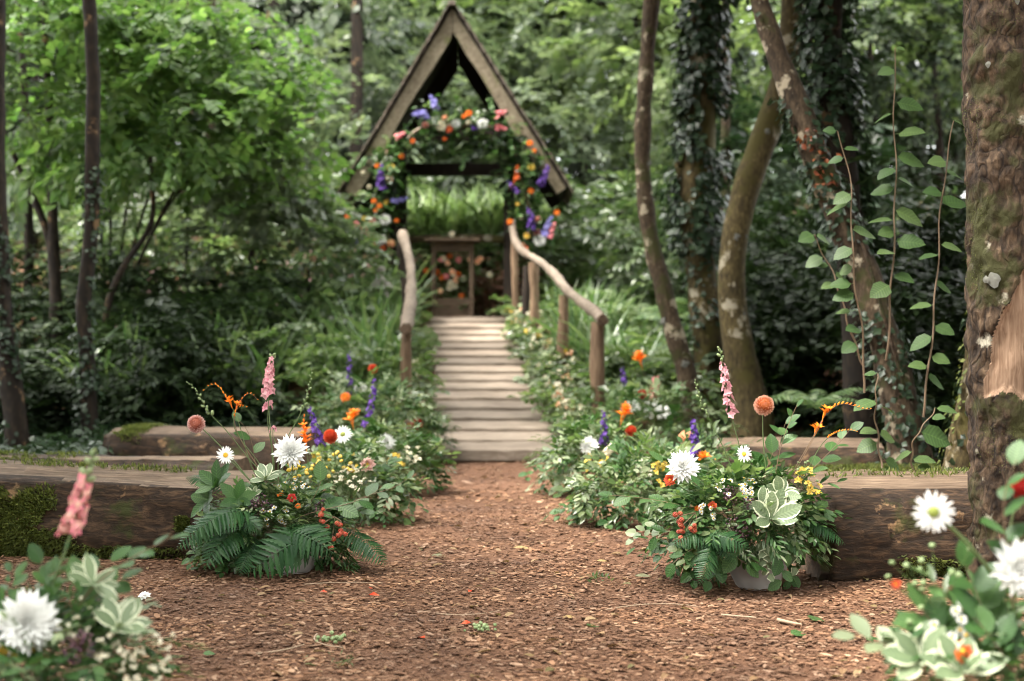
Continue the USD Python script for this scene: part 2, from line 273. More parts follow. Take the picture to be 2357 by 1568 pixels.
M['bark'] = woodmat('bark_brown', (.03, .018, .011), (.08, .05, .028), (.14, .095, .06), (5, 5, 2), ((.06, .06, .014), 3.2, .5), .85, ((.42, .40, .35), 5.0, .66), bump=.8)
M['barkbig'] = woodmat('bark_big', (.009, .005, .003), (.042, .026, .015), (.10, .066, .039), (10, 10, 4), ((.026, .026, .007), 3.6, .5), .9, ((.25, .23, .18), 5.3, .625), bump=1., cracks=(13, 13, 3.2))
M['barkmoss'] = woodmat('bark_mossy', (.016, .011, .005), (.06, .045, .018), (.125, .095, .04), (9, 9, 3.5), ((.055, .046, .012), 2.6, .52), .9, ((.26, .23, .17), 4.2, .585), bump=.8)
M['barkspot'] = woodmat('bark_spotted', (.012, .008, .005), (.05, .034, .02), (.11, .078, .047), (9, 9, 4), ((.035, .035, .010), 4.2, .53), .9, ((.27, .23, .165), 5.5, .575), bump=.9)
M['barkdark'] = woodmat('bark_dark', (.006, .004, .003), (.013, .009, .006), (.034, .023, .014), (5, 5, 2), None, .9, ((.13, .08, .04), 4., .6), bump=.8)
M['barewood'] = woodmat('bare_wood', (.12, .07, .042), (.21, .135, .088), (.31, .215, .15), (22, 22, 1.6), bump=.5)
M['logtop'] = woodmat('log_sawn_top', (.045, .029, .019), (.125, .086, .058), (.24, .175, .12), (1.6, 26, 26), None, .8, bump=.6)
M['logside'] = woodmat('log_side', (.008, .0045, .0025), (.027, .0155, .0085), (.095, .055, .029), (3.6, 13, 13), ((.028, .032, .006), 3.3, .56), .8, ((.21, .125, .065), 6.5, .635), bump=1.)
M['moss'] = leafmat('moss', [(.035, .05, .007), (.075, .095, .013), (.13, .145, .028)], .2, .7)
M['plank'] = woodmat('plank_wood', (.13, .10, .077), (.225, .183, .146), (.33, .278, .228), (1.6, 20, 20), None, .75, bump=.35, isl=True)
M['rail'] = woodmat('rail_wood', (.06, .043, .031), (.15, .118, .09), (.25, .205, .163), (11, 11, 11), None, .75, bump=.4)
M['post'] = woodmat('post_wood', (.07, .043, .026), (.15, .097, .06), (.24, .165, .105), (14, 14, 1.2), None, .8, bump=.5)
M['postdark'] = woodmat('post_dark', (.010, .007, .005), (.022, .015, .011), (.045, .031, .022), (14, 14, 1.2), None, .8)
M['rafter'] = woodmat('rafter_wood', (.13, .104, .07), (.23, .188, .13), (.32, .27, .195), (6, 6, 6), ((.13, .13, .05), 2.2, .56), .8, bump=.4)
M['shingle'] = woodmat('shingle_wood', (.06, .045, .035), (.12, .095, .075), (.21, .18, .15), (5, 5, 5), ((.07, .085, .03), 2., .6), .85)
M['table'] = woodmat('table_wood', (.05, .033, .022), (.10, .068, .045), (.16, .115, .08), (2, 9, 9), None, .75)
M['stone'] = plain('grey_stone', (.20, .19, .165), .9, 7.)
M['endgrain'] = woodmat('end_grain', (.04, .025, .016), (.085, .055, .036), (.15, .10, .065), (9, 9, 9))
# ---------------------------------------------------------------- ground
def grid(xs, ys, fz, hole=None):
    X, Y = np.meshgrid(xs, ys); Z = fz(X, Y)
    v = np.stack([X, Y, Z], -1).reshape(-1, 3); nx, ny = len(xs), len(ys)
    i, j = np.meshgrid(np.arange(ny - 1), np.arange(nx - 1), indexing='ij'); a = i * nx + j
    return v, np.stack([a, a + 1, a + nx + 1, a + nx], -1).reshape(-1, 4)
xs = np.concatenate([np.linspace(-60, -9, 18)[:-1], np.linspace(-9, 9, 120), np.linspace(9, 60, 18)[1:]])
ys = np.concatenate([np.linspace(-40, 2, 16)[:-1], np.linspace(2, 24, 130), np.linspace(24, 80, 26)[1:]])
soil = usdkit.material(stage, L + 'soil', {'g': ('geometry', {}), 'n': ('noise_texture', {'scale': 45.0, 'detail': 6.0, 'roughness': .7}), 'n2': ('noise_texture', {'scale': .9, 'detail': 3.0}),
    'r': ('rgb_ramp', {'ramp': [(.3, (.06, .03, .018)), (.55, (.13, .068, .041)), (.75, (.20, .112, .069))]}), 'r2': ('rgb_ramp', {'ramp': [(.35, (.7, .68, .66)), (.65, (1.1, 1.1, 1.1))]}), 'x': ('mix', {'mix_type': 'multiply', 'fac': 1.0}),
    'b': ('bump', {'strength': .8, 'distance': .01}), 'p': ('principled_bsdf', {'roughness': .95, 'specular_ior_level': .15})},
    [('g.position', 'n.vector'), ('g.position', 'n2.vector'), ('n.fac', 'r.fac'), ('n2.fac', 'r2.fac'), ('r.color', 'x.color1'), ('r2.color', 'x.color2'), ('x.color', 'p.base_color'), ('n.fac', 'b.height'), ('b.normal', 'p.normal')], surface='p.BSDF')
g = usdkit.mesh(stage, '/World/ground', grid(xs, ys, gz), soil, True); tag(g, kind='structure')
# wood chips: every chip a small slab of its own
chipm = leafmat('wood_chip', [(0.0765, 0.0382, 0.0234), (0.171, 0.0928, 0.0567), (0.117, 0.0619, 0.0369), (0.207, 0.1183, 0.0747), (0.153, 0.0819, 0.0486), (0.306, 0.202, 0.1368), (0.189, 0.1037, 0.0621), (0.09, 0.0455, 0.0279), (0.2115, 0.1183, 0.0702), (0.135, 0.0701, 0.0414)], 0., .85, .2, noise=2.2)
def chips(n, ylo, yhi, smin, smax, rg):
    y = rg.uniform(ylo, yhi, n); hw = y * .385 + .3; x = rg.uniform(-1, 1, n) * hw
    keep = (np.abs(x) < 5.2) & ~((y > 12.5) & (np.abs(x) < 1.1)); x, y = x[keep], y[keep]; n = len(x)
    T = np.array([(-.5, -.32, 0), (.1, -.5, 0), (.5, -.22, .1), (.46, .3, 0), (-.1, .5, .12), (-.48, .2, 0)]); top = T + [0, 0, 1.0]
    V = np.vstack([T, top]); F = [(6, 7, 8), (6, 8, 9), (6, 9, 10), (6, 10, 11)] + [t for k in range(6) for t in ((k, (k + 1) % 6, (k + 1) % 6 + 6), (k, (k + 1) % 6 + 6, k + 6))]
    ln = rg.uniform(smin, smax, n) * np.where(rg.random(n) < .12, 1.9, 1); wd = ln * rg.uniform(.22, .75, n) / np.where(ln > smax, 1.6, 1); th = rg.uniform(.001, .003, n)
    a = rg.uniform(0, 2 * PI, n); tilt = rg.normal(0, .09, n)
    d = np.stack([np.cos(a), np.sin(a), tilt], 1); up = np.stack([rg.normal(0, .13, n), rg.normal(0, .13, n), np.ones(n)], 1)
    P = np.stack([x, y, gz(x, y) + rg.uniform(-.003, .012, n)], 1)
    return place((V, np.array(F), np.zeros((12, 2))), P, frames(d, up), np.stack([ln, wd, th], 1))
b = MB(); rc = np.random.default_rng(3)
b.add(*chips(15000, 3.7, 4.9, .007, .029, rc)); b.add(*chips(22000, 4.8, 6.6, .008, .031, rc)); b.add(*chips(17000, 6.5, 9, .012, .038, rc)); b.add(*chips(8000, 9, 13.2, .022, .058, rc))
b.build('wood_chips', chipm, None, kind='stuff', label='brown wood chip mulch spread loosely over the whole aisle floor', cat='wood chips')

n = 900; y = 3.8 + 8.8 * rc.random(n) ** 1.3; x = rc.uniform(-1, 1, n) * np.minimum(y * .385 + .2, 4.5); a = rc.uniform(0, 2 * PI, n)
b = MB().add(*place(leaf(4, .5, .25, .22, serr=.06), np.stack([x, y, gz(x, y) + .012], 1), frames(np.stack([np.cos(a), np.sin(a), rc.normal(0, .12, n)], 1), np.stack([rc.normal(0, .2, n), rc.normal(0, .2, n), np.ones(n)], 1)), rc.uniform(.022, .06, n)))
b.build('leaf_litter', leafmat('dry_leaf', [(.13, .07, .035), (.24, .15, .08), (.10, .05, .028), (.30, .21, .12), (.16, .10, .045), (.11, .10, .045)], .15, .7, .2), None, kind='stuff', label='dry brown leaves scattered among the wood chips', cat='leaf litter')
# ---------------------------------------------------------------- plank walkway
wk = thing('plank_walkway', 'pale stepped boardwalk of weathered planks climbing to the pointed arch', 'walkway', (walk_x(12.6), 12.6, 0))
NPL = 16; yy = np.linspace(12.55, 17.95, NPL + 1); rp = np.random.default_rng(5)
for k in range(NPL):
    y0, y1 = yy[k], yy[k + 1]; cx = walk_x((y0 + y1) / 2); z = walk_z(y0) + .02
    w = 1.12 - .16 * k / NPL + rp.uniform(-.03, .03)
    L_ = y1 - y0 + .035
    xs_ = np.linspace(-w / 2, w / 2, 9); e = rp.normal(0, .0035, (9, 2)); tt = rp.normal(0, .002, (9,))
    yaw = rp.normal(0, .014); sx = rp.uniform(-.03, .03)
    V = []
    for i, x in enumerate(xs_):
        ya, yb = -L_ / 2 + e[i, 0] + x * yaw, L_ / 2 + e[i, 1] + x * yaw
        V += [(x + sx, ya, -.095), (x + sx, ya, -.008 + tt[i]), (x + sx, ya + .014, tt[i]), (x + sx, yb, .052 + tt[i]), (x + sx, yb, -.06)]
    F = []
    for i in range(8):
        for j in range(5):
            a = i * 5 + j; c = i * 5 + (j + 1) % 5; F += [(a, c, c + 5, a + 5)]
    F = np.array(F); tri = np.vstack([F[:, [0, 1, 2]], F[:, [0, 2, 3]], [(0, 2, 1), (0, 3, 2), (0, 4, 3), (40, 41, 42), (40, 42, 43), (40, 43, 44)]])
    V = np.array(V) + [cx, (y0 + y1) / 2, z]
    MB().add(V, tri).build('plank', M['plank'], wk)
for s in (-.36, .36):
    MB().add(*bar((walk_x(12.65) + s, 12.65, -.10), (walk_x(17.9) + s * .85, 17.9, walk_z(17.9) - .14), .07, .09)).build('stringer', M['postdark'], wk)
# landing under the arch
lz = walk_z(17.9)
ld = thing('landing', 'brown earth landing under the arch behind the boardwalk', 'landing', (-.6, 18.6, lz)); tag(ld, kind='structure')
b = MB().add(*box(-.6, 18.62, lz - .06, 1.9, 1.3, .13, bev=.03)); b.build('landing_floor', soil, ld)

# ---------------------------------------------------------------- handrails
def post(parent, px, pyb, pyt, d, r, mat='post', lean=0., seed=0):
    a, t = W(px, pyb, d), W(px + lean, pyt, d); a[2] = min(a[2], float(gz(a[0], a[1]))) - .1
    P = np.linspace(a, t, 12); P[:, 0] += np.sin(np.linspace(0, 5, 12) + seed) * .008
    MB().add(*tube(P, r * (1 + .08 * np.sin(np.linspace(0, 9, 12) + seed)), 12, .14, seed, 9)).build('post', M[mat], parent, 40)
hl = thing('handrail', 'rustic grey log handrail left of the boardwalk with knobbly bleached rail', 'handrail', W(936, 1010, 13.4))
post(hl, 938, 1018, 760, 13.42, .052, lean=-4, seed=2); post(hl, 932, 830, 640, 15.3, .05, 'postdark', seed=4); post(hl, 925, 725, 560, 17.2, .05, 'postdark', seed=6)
P = spline([W(934, 757, 13.3), W(943, 706, 14.0), W(946, 660, 14.7), W(944, 612, 15.5), W(936, 575, 16.3), W(926, 538, 17.3)], 40)
tt = np.linspace(0, 1, 40)
MB().add(*tube(P, .054 + .003 * np.sin(tt * 23) + .008 * np.sin(tt * 7 + 1), 20, .42, 8, 14)).build('rail', M['rail'], hl, 40)
MB().add(*tube([P[0] + [0, -.012, 0], P[0] + [0, -.004, 0]], [.05, .056], 14)).build('rail_end', M['endgrain'], hl)
hr = thing('handrail', 'rustic log handrail right of the boardwalk curving down to its front post', 'handrail', W(1377, 1000, 13.2))
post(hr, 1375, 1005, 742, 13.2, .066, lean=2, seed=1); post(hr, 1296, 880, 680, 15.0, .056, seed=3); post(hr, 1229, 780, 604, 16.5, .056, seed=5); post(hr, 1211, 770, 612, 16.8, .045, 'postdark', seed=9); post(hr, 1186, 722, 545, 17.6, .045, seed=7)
P = spline([W(1387, 737, 12.95), W(1345, 700, 13.9), W(1303, 665, 14.9), W(1272, 628, 15.7), W(1232, 596, 16.5), W(1195, 570, 17.2), W(1180, 512, 17.8)], 44)
tt = np.linspace(0, 1, 44)
MB().add(*tube(P, .053 - .010 * tt + .005 * np.sin(tt * 16), 20, .36, 5, 13)).build('rail', M['rail'], hr, 40)
MB().add(*tube([P[0] + [.006, -.012, 0], P[0] + [.002, -.004, 0]], [.05, .056], 14)).build('rail_end', M['endgrain'], hr)

# ---------------------------------------------------------------- pointed wooden arch
DA = 18.0
ar = thing('wooden_arch', 'steep pointed timber arch with shingled roof and flower garlands at the boardwalk end', 'arch', (W(1045, 720, DA)[0], DA, lz))
apex, fl, fr = W(1041, 8, DA), W(788, 436, DA), W(1308, 430, DA); cxA = apex[0]
RD = 1.9
def slope_frame(foot):
    d = unit(foot - apex); nrm = np.cross(d, [0, 1, 0]); nrm = nrm if nrm[2] > 0 else -nrm
    return d, nrm
for k, foot in enumerate((fl, fr)):
    d, nrm = slope_frame(foot); ln = np.linalg.norm(foot - apex); sgn = -1 if k == 0 else 1
    for y, w in ((0, .17), (RD, .19)):
        rr = np.random.default_rng(20 + k); a = apex + d * .0 - nrm * (w / 2 + .03); e = apex + d * ln - nrm * (w / 2 + .03)
        n = 14; t = np.linspace(0, 1, n); wob = .014 * np.sin(t * 9 + k * 2) + rr.normal(0, .006, n)
        V = []
        for i in range(n):
            c = a + (e - a) * t[i] + [0, y, 0]; hw = w / 2 * (1 - .06 * math.cos(t[i] * 6))
            lo = c - nrm * (hw + wob[i]); hi = c + nrm * hw
            if sgn * (lo[0] - apex[0]) < .004: lo[0] = apex[0] + sgn * .004; lo[2] = apex[2] - (w + .03) / abs(d[0])
            if i == 0: hi = np.array([apex[0] + sgn * .004, hi[1], apex[2] - .055])
            for q in (lo, hi): V += [q + [0, -.03, 0], q + [0, .03, 0]]
        F = []
        for i in range(n - 1):
            o = 4 * i
            for (p, q) in ((0, 2), (2, 3), (3, 1), (1, 0)): F.append((o + p, o + q, o + q + 4, o + p + 4))
        F += [(0, 1, 3, 2), (4 * n - 4, 4 * n - 2, 4 * n - 1, 4 * n - 3)]
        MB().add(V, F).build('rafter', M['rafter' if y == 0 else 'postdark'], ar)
    # roof deck board underneath and rows of shingles on top
    R = np.stack([d, np.array([0, 1, 0]), nrm if np.dot(np.cross(d, [0, 1, 0]), nrm) > 0 else -nrm], 1)
    c = apex + d * ln / 2 + np.array([0, RD / 2, 0]) - nrm * .02
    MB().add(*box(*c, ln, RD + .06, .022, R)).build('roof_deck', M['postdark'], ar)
    rr = np.random.default_rng(31 + k); rows, cols = 17, 9
    for i in range(rows):
        for j in range(cols):
            a = ln * (i + .5) / rows; wy = (RD + .24) / cols
            c = apex + d * (a + .05) + np.array([0, -.12 + (j + .5) * wy, 0]) + nrm * (.012 + rr.uniform(0, .006))
            tilt = -.085 + rr.normal(0, .02); dd = unit(d - nrm * tilt * -1); RR = np.stack([dd, np.array([0, 1, 0]), np.cross(dd, [0, 1, 0])], 1)
            if j in (0, 1) or rr.random() < 2: MB().add(*box(*(c + [0, rr.normal(0, .006), 0]), ln / rows * 1.6 + rr.uniform(-.03, .03), wy - .008, .014, RR)).build('shingle', M['shingle'], ar)
MB().add(*bar(apex + [0, -.14, -.02], apex + [0, RD + .1, -.02], .09, .06)).build('ridge_cap', M['shingle'], ar)
xl, xr = W(900, 0, DA)[0], W(1172, 0, DA)[0]
def roofz(x): return apex[2] - .33 - abs(x - cxA) * (apex[2] - fl[2]) / (apex[0] - fl[0])
for x in (xl, xr):
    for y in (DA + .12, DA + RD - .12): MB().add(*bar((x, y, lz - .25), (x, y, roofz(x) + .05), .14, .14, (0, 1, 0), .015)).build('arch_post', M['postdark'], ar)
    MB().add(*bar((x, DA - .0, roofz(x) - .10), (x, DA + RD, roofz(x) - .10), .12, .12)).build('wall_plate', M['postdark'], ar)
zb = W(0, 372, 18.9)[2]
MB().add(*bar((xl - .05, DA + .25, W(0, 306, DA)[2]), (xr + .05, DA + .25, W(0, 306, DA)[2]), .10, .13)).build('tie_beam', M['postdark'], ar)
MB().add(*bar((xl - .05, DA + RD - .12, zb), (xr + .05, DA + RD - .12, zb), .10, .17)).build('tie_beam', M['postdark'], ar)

# ---------------------------------------------------------------- small table under the arch
tx0, tx1, DT = W(998, 0, 18.1)[0], W(1085, 0, 18.1)[0], 18.1
tb = thing('wooden_stand', 'small dark wooden stand with plank front under the arch', 'stand', ((tx0 + tx1) / 2, DT, lz))
zt = W(0, 553, DT)[2]
for x in (tx0, tx1):
    for y in (DT, DT + .34): MB().add(*bar((x, y, lz), (x, y, zt - .02), .055, .055, (0, 1, 0), .006)).build('leg', M['table'], tb)
for j in range(3): MB().add(*bar((tx0 - .11, DT - .05 + .2 * j, zt), (tx1 + .11, DT - .05 + .2 * j, zt), .19, .032)).build('top_board', M['table'], tb)
MB().add(*bar((tx0 + .03, DT, zt - .085), (tx1 - .03, DT, zt - .085), .022, .13)).build('apron', M['table'], tb)
for z0 in (.07, .185): MB().add(*bar((tx0 + .03, DT + .0, lz + z0), (tx1 - .03, DT + .0, lz + z0), .022, .105)).build('front_board', M['table'], tb)
MB().add(*bar((tx0 - .02, DT - .03, lz + .014), (tx1 + .02, DT - .03, lz + .014), .05, .024)).build('front_board', M['table'], tb)
# mossy shelf beam behind the stand
sb = thing('mossy_beam', 'mossy horizontal beam edging the bank behind the wooden stand', 'beam', W(1060, 548, 18.85))
MB().add(*tube(spline([W(905, 556, 18.85), W(1000, 549, 18.82), W(1100, 549, 18.85), W(1162, 552, 18.85)], 14), .055, 10, .3, 4, 5)).build('log', M['barkmoss'], sb, 40)
# little stone lantern in the plants left of the arch
ln_ = thing('stone_ornament', 'small pale stone lantern with flared cap in plants left of the handrail', 'ornament', W(877, 735, 16.6))
c = W(877, 0, 16.6)[:2]; zz = lambda py: W(0, py, 16.6)[2]
def lathe(cx, cy, prof, ns=20):
    th = np.arange(ns) / ns * 2 * PI; n = len(prof); V = np.array([[(cx + r * math.cos(t), cy + r * math.sin(t), z) for t in th] for r, z in prof]).reshape(-1, 3)
    i, j = np.meshgrid(np.arange(n - 1), np.arange(ns), indexing='ij'); j2 = (j + 1) % ns
    return V, np.stack([i * ns + j, i * ns + j2, (i + 1) * ns + j2, (i + 1) * ns + j], -1).reshape(-1, 4)
MB().add(*lathe(*c, [(0, zz(612)), (.045, zz(615)), (.055, zz(622)), (.03, zz(632)), (.06, zz(640)), (.14, zz(660)), (.145, zz(664)), (.06, zz(664))])).build('cap', M['stone'], ln_, 40)
MB().add(*lathe(*c, [(0, zz(664)), (.10, zz(664)), (.10, zz(700)), (.085, zz(700)), (.12, zz(735)), (.13, zz(760)), (0, zz(760))])).build('base', M['stone'], ln_, 40)

# ---------------------------------------------------------------- log benches
def log_bench(name, label, a, e, r, top, seed, moss=(), group=None, slope=0.):
    """half flattened log from a to e (ground points under its centre line), radius r, sawn flat at height top"""
    r *= 1.2; a, e = np.asarray(a, float), np.asarray(e, float); ang = math.atan2(e[1] - a[1], e[0] - a[0]); ln = np.linalg.norm((e - a)[:2])
    lg = thing(name, label, 'log bench', (*((a + e) / 2)[:2], 0), group, math.degrees(ang))
    n, ns = 90, 40; xs = np.linspace(-ln / 2, ln / 2, n); th = np.arange(ns) / ns * 2 * PI
    X, TH = np.meshgrid(xs, th, indexing='ij')
    rr = r * (1 + .46 * (meshkit.fbm(np.stack([X * .9 + seed, np.cos(TH) * 1.6, np.sin(TH) * 1.6], -1), 3, seed) - .5) + .16 * (meshkit.fbm(np.stack([X * 1.5 + seed, np.cos(TH) * 9, np.sin(TH) * 9], -1), 3, seed + 1) - .5))
    rr *= np.where(np.abs(X) > ln / 2 - .05, .94, 1.)
    rr *= 1 + .05 * (meshkit.noise(np.stack([X * 6 + seed, np.cos(TH) * 3, np.sin(TH) * 3], -1), seed + 8) > .66)
    Y, Z = rr * np.cos(TH) * 1.12, rr * np.sin(TH) + r * .62
    ft = top + slope * X + .11 * Y + .07 * r + .035 * (meshkit.fbm(np.stack([X * .8, Y * 22, 0 * X + seed], -1), 3, seed + 2) - .5) - .012 * (meshkit.noise(np.stack([X * .5, Y * 6, 0 * X], -1), seed) > .6)
    flat = Z > ft - .004; Z = -np.logaddexp(-38 * Z, -38 * ft) / 38; Z = np.maximum(Z, -.05)
    v = np.stack([X, Y, Z], -1).reshape(-1, 3)
    i, j = np.meshgrid(np.arange(n - 1), np.arange(ns), indexing='ij'); j2 = (j + 1) % ns
    q = np.stack([i * ns + j, (i + 1) * ns + j, (i + 1) * ns + j2, i * ns + j2], -1).reshape(-1, 4)
    fl_ = (flat.reshape(-1)[q].sum(1) >= 3)
    R = np.array([[math.cos(ang), -math.sin(ang), 0], [math.sin(ang), math.cos(ang), 0], [0, 0, 1]]); mid = np.array([*((a + e) / 2)[:2], 0])
    wv = v @ R.T + mid
    MB().add(wv, q[fl_]).build('sawn_top', M['logtop'], lg, 30)
    MB().add(wv, q[~fl_]).build('bark_side', M['logside'], lg, 50)
    for k, x in ((0, 0), (n - 1, 1)):
        c = np.append(wv[k * ns:(k + 1) * ns], [wv[k * ns:(k + 1) * ns].mean(0)], 0); kk = np.arange(ns); MB().add(c, np.stack([np.full(ns, ns), kk, (kk + 1) % ns], 1)).build('cut_end', M['endgrain'], lg)
    # tufts of moss: thousands of tiny blades sitting on the surface
    rm = np.random.default_rng(seed + 50)
    P = v.reshape(n, ns, 3)
    for (x0, x1, t0, t1, m) in moss:
        u = rm.beta(2, 2, m) * (x1 - x0) + x0; t = (rm.beta(1.6, 1.6, m) * (t1 - t0) + t0) % (2 * PI)
        fi = np.clip((u + ln / 2) / ln * (n - 1), 0, n - 1.001); fj = t / (2 * PI) * ns; i0 = fi.astype(int); j0 = fj.astype(int) % ns; a1, b1 = (fi - i0)[:, None], (fj - fj.astype(int))[:, None]
        p = (P[i0, j0] * (1 - a1) + P[i0 + 1, j0] * a1) * (1 - b1) + (P[i0, (j0 + 1) % ns] * (1 - a1) + P[i0 + 1, (j0 + 1) % ns] * a1) * b1
        out = np.stack([rm.normal(0, .5, m), np.cos(t), np.sin(t) + .25], 1) + rm.normal(0, .45, (m, 3))
        edge = np.minimum(1, 3.2 * np.minimum(np.minimum(u - x0, x1 - u) / (x1 - x0), np.minimum((t - t0) % (2 * PI), (t1 - t) % (2 * PI)) / (t1 - t0)) + .15); keep = meshkit.fbm(p * 7 + seed, 3, 3) * (.55 + .6 * edge) > .43
        p, out = p[keep], out[keep]
        vv, ff, uu = place(leaf(2, .3, .1, .1), p @ R.T + mid, frames(out @ R.T, rm.normal(0, 1, (len(p), 3))), rm.uniform(.010, .032, len(p)))
        MB().add(vv, ff, uu).build('moss_patch', M['moss'], lg, kind='stuff')
    return lg
dl = 7.0
log_bench('log_bench', 'long mossy log bench at the far left nearest the front flower bowl', W(-160, 1200, 7.25), W(610, 1225, 6.95), .215, .352, 1, [(-1.0, .1, PI * .80, PI * 1.45, 30000), (-.1, .62, PI * 1.14, PI * 1.42, 4500), (.53, .64, PI * .98, PI * 1.1, 900), (-.7, .7, PI * .4, PI * .56, 1200)], slope=-.045)
log_bench('log_bench', 'thin log lying directly behind the front left mossy log bench', W(-300, 1120, 8.9), W(560, 1150, 8.4), .175, .315, 2, [(-1.0, .3, PI * .3, PI * .8, 3000)])
log_bench('log_bench', 'short log with mossy broken left end behind the pink ball dahlia', W(276, 1080, 10.9), W(720, 1100, 10.5), .21, .34, 3, [(-.75, -.45, PI * .2, PI * .9, 2600), (-.3, .1, PI * 1.0, PI * 1.2, 500)])
log_bench('log_bench', 'brown log bench meeting the big tree trunk at the right edge', W(1850, 1325, 6.38), W(2420, 1325, 6.45), .235, .372, 4, [(-.32, .25, PI * 1.1, PI * 1.42, 5000), (-.5, .5, PI * .3, PI * .55, 600)])
log_bench('log_bench', 'rounded log at right behind the orange crocosmia spray', W(1650, 1100, 9.9), W(2025, 1100, 9.8), .2, .31, 5, [(-.3, .5, PI * 1.1, PI * 1.4, 1200)])
log_bench('log_bench', 'low mossy log in the shade just behind the right log bench', W(1770, 1150, 8.8), W(2260, 1140, 8.9), .13, .215, 6, [(-.6, .6, PI * .3, PI * .8, 3500)])
# ---------------------------------------------------------------- foliage templates
LEAF4 = leaf(2, .62, .12, .10)                       # 4 triangles, 5+ vertices
LEAFR = leaf(3, .82, .10, .06, p=.9)                 # rounder leaf
def spray(n=13, lf=LEAF4, ls=.26, droop=.25, seed=0, spread=1.0):
    """a twig of length 1 with leaves in two ranks"""
    r = np.random.default_rng(seed); t = np.linspace(.12, 1, n); side = np.where(np.arange(n) % 2, 1, -1.)
    P = np.stack([t, side * .03, -droop * t * t + r.normal(0, .03, n)], 1); a = side * spread * (1.15 - .75 * t) + r.normal(0, .2, n)
    d = np.stack([np.cos(a), np.sin(a), r.normal(-.22, .22, n)], 1); up = np.stack([r.normal(0, .35, n), r.normal(0, .35, n), np.ones(n)], 1)
    return place(lf, P, frames(d, up), ls * r.uniform(.65, 1.2, n))
SPR = [spray(13, LEAF4, .27, .25, s) for s in range(4)]
SPRR = [spray(11, LEAFR, .27, .3, s + 10) for s in range(4)]
SPRN = [spray(17, leaf(2, .36, .15, .1), .30, .3, s + 20) for s in range(3)]
def strap(n=5, bend=.8, w=.035, seed=0):
    t = np.linspace(0, 1, n + 1); a = t * bend * 1.9; ds = 1.0 / n
    x = np.concatenate([[0], np.cumsum(np.sin(a[:-1] + .1) * ds)]); z = np.concatenate([[0], np.cumsum(np.cos(a[:-1] + .1) * ds)])
    ww = w * np.minimum(1, (1 - t) * 2.2 + .02); V = np.stack([np.stack([x, -ww, z], 1), np.stack([x, ww, z + .3 * ww], 1)], 1).reshape(-1, 3)
    i = np.arange(n) * 2
    return V, np.vstack([np.stack([i, i + 1, i + 3], 1), np.stack([i, i + 3, i + 2], 1)]), np.zeros((len(V), 2))
STRAPS = [strap(5, b_, w_) for b_, w_ in ((.5, .022), (.8, .03), (1.05, .026), (.3, .02))]
def frond(n=19, arch=.55, wid=.24, pw=.19):
    """fern frond of length 1 along +x: midrib and toothed leaflets in two ranks, arching down towards its tip"""
    b = MB(); t = np.linspace(.08, .985, n); teeth = leaf(12, pw, .22, .12, p=.62, serr=.26); r = np.random.default_rng(n)
    def spine(tt): return np.stack([tt * (1 - .22 * arch * tt), 0 * tt, .28 * tt * (1 - .2) - arch * .62 * tt ** 2.2], -1)
    lens = wid * np.sin(PI * np.clip(.16 + .84 * t, 0, 1)) ** .75 + .014
    for s in (-1, 1):
        for k, (ti, li) in enumerate(zip(t, lens)):
            o = spine(np.array(ti + s * .008)); fwd = unit(spine(np.array(ti + .02)) - o); d = unit(np.array([0, s, 0]) + fwd * (.38 + r.normal(0, .05)) + [0, 0, -.22 + r.normal(0, .06)])
            nrm = np.cross(d, fwd) * s * -1; nrm = nrm if nrm[2] > 0 else -nrm
            b.add(*place(teeth, o, frames(d, unit(nrm) + r.normal(0, .12, 3)), li))
    for k in range(8):
        t0, t1 = k / 8, (k + 1) / 8; p, q = spine(np.array(t0)), spine(np.array(t1)); w = .008 * (1 - t0) + .002; w1 = .008 * (1 - t1) + .001
        b.add([(p[0], -w, p[2] + .003), (p[0], w, p[2] + .003), (q[0], w1, q[2] + .003), (q[0], -w1, q[2] + .003)], [(0, 1, 2), (0, 2, 3)])
    return b.get()
FROND = frond(); FROND2 = frond(16, .85, .27, .21); FRONDLO = frond(13, .8, .2, .22)
HART = strap(6, .75, .06)

def bush(b, tmpl, P, size, r, out=None, flat=1.0, droop=.1):
    """sprays at points P, pointing outwards (array) or around"""
    n = len(P); 
    if n == 0: return
    a = r.uniform(0, 2 * PI, n); d = np.stack([np.cos(a), np.sin(a), r.normal(-droop, .3, n)], 1)
    if out is not None: d = d * .7 + unit(out) * .8
    up = np.stack([r.normal(0, .3 / flat, n), r.normal(0, .3 / flat, n), np.ones(n)], 1)
    k = r.integers(0, len(tmpl), n); R = frames(d, up); S = size * r.uniform(.6, 1.25, n)
    for q in range(len(tmpl)):
        m = k == q
        if m.any(): b.add(*place(tmpl[q], P[m], R[m], S[m]))
def clumped(c, rad, n, r, thr=.44, freq=.9, shell=.35, seed=0):
    """points in an ellipsoid, thinned by noise into clumps with gaps"""
    d = unit(r.normal(0, 1, (n * 3, 3))); q = r.uniform(shell, 1, (n * 3, 1)) ** .6; P = np.asarray(c) + d * q * np.asarray(rad)
    k = meshkit.fbm(P * freq + seed * 3.1, 3, seed) > thr; return P[k][:n], d[k][:n]
def crown(tree, c, rad, n, size, mat, tmpl=None, seed=0, thr=.46, name='crown', freq=.9, droop=.1):
    r = np.random.default_rng(seed + 100); P, d = clumped(c, rad, n, r, thr, freq, .3, seed); b = MB(); bush(b, tmpl or SPR, P, size, r, d, droop=droop)
    return b.build(name, M[mat], tree, kind='stuff')
def trunk(tree, pts, radii, mat, seed=0, ns=14, jit=.25, n=40, freq=3., name='trunk'):
    p = spline(np.c_[np.asarray(pts, float), np.asarray(radii, float)], n)
    MB().add(*tube(p[:, :3], np.maximum(p[:, 3], .004), ns, jit, seed, freq)).build(name, M[mat], tree, 60); return p
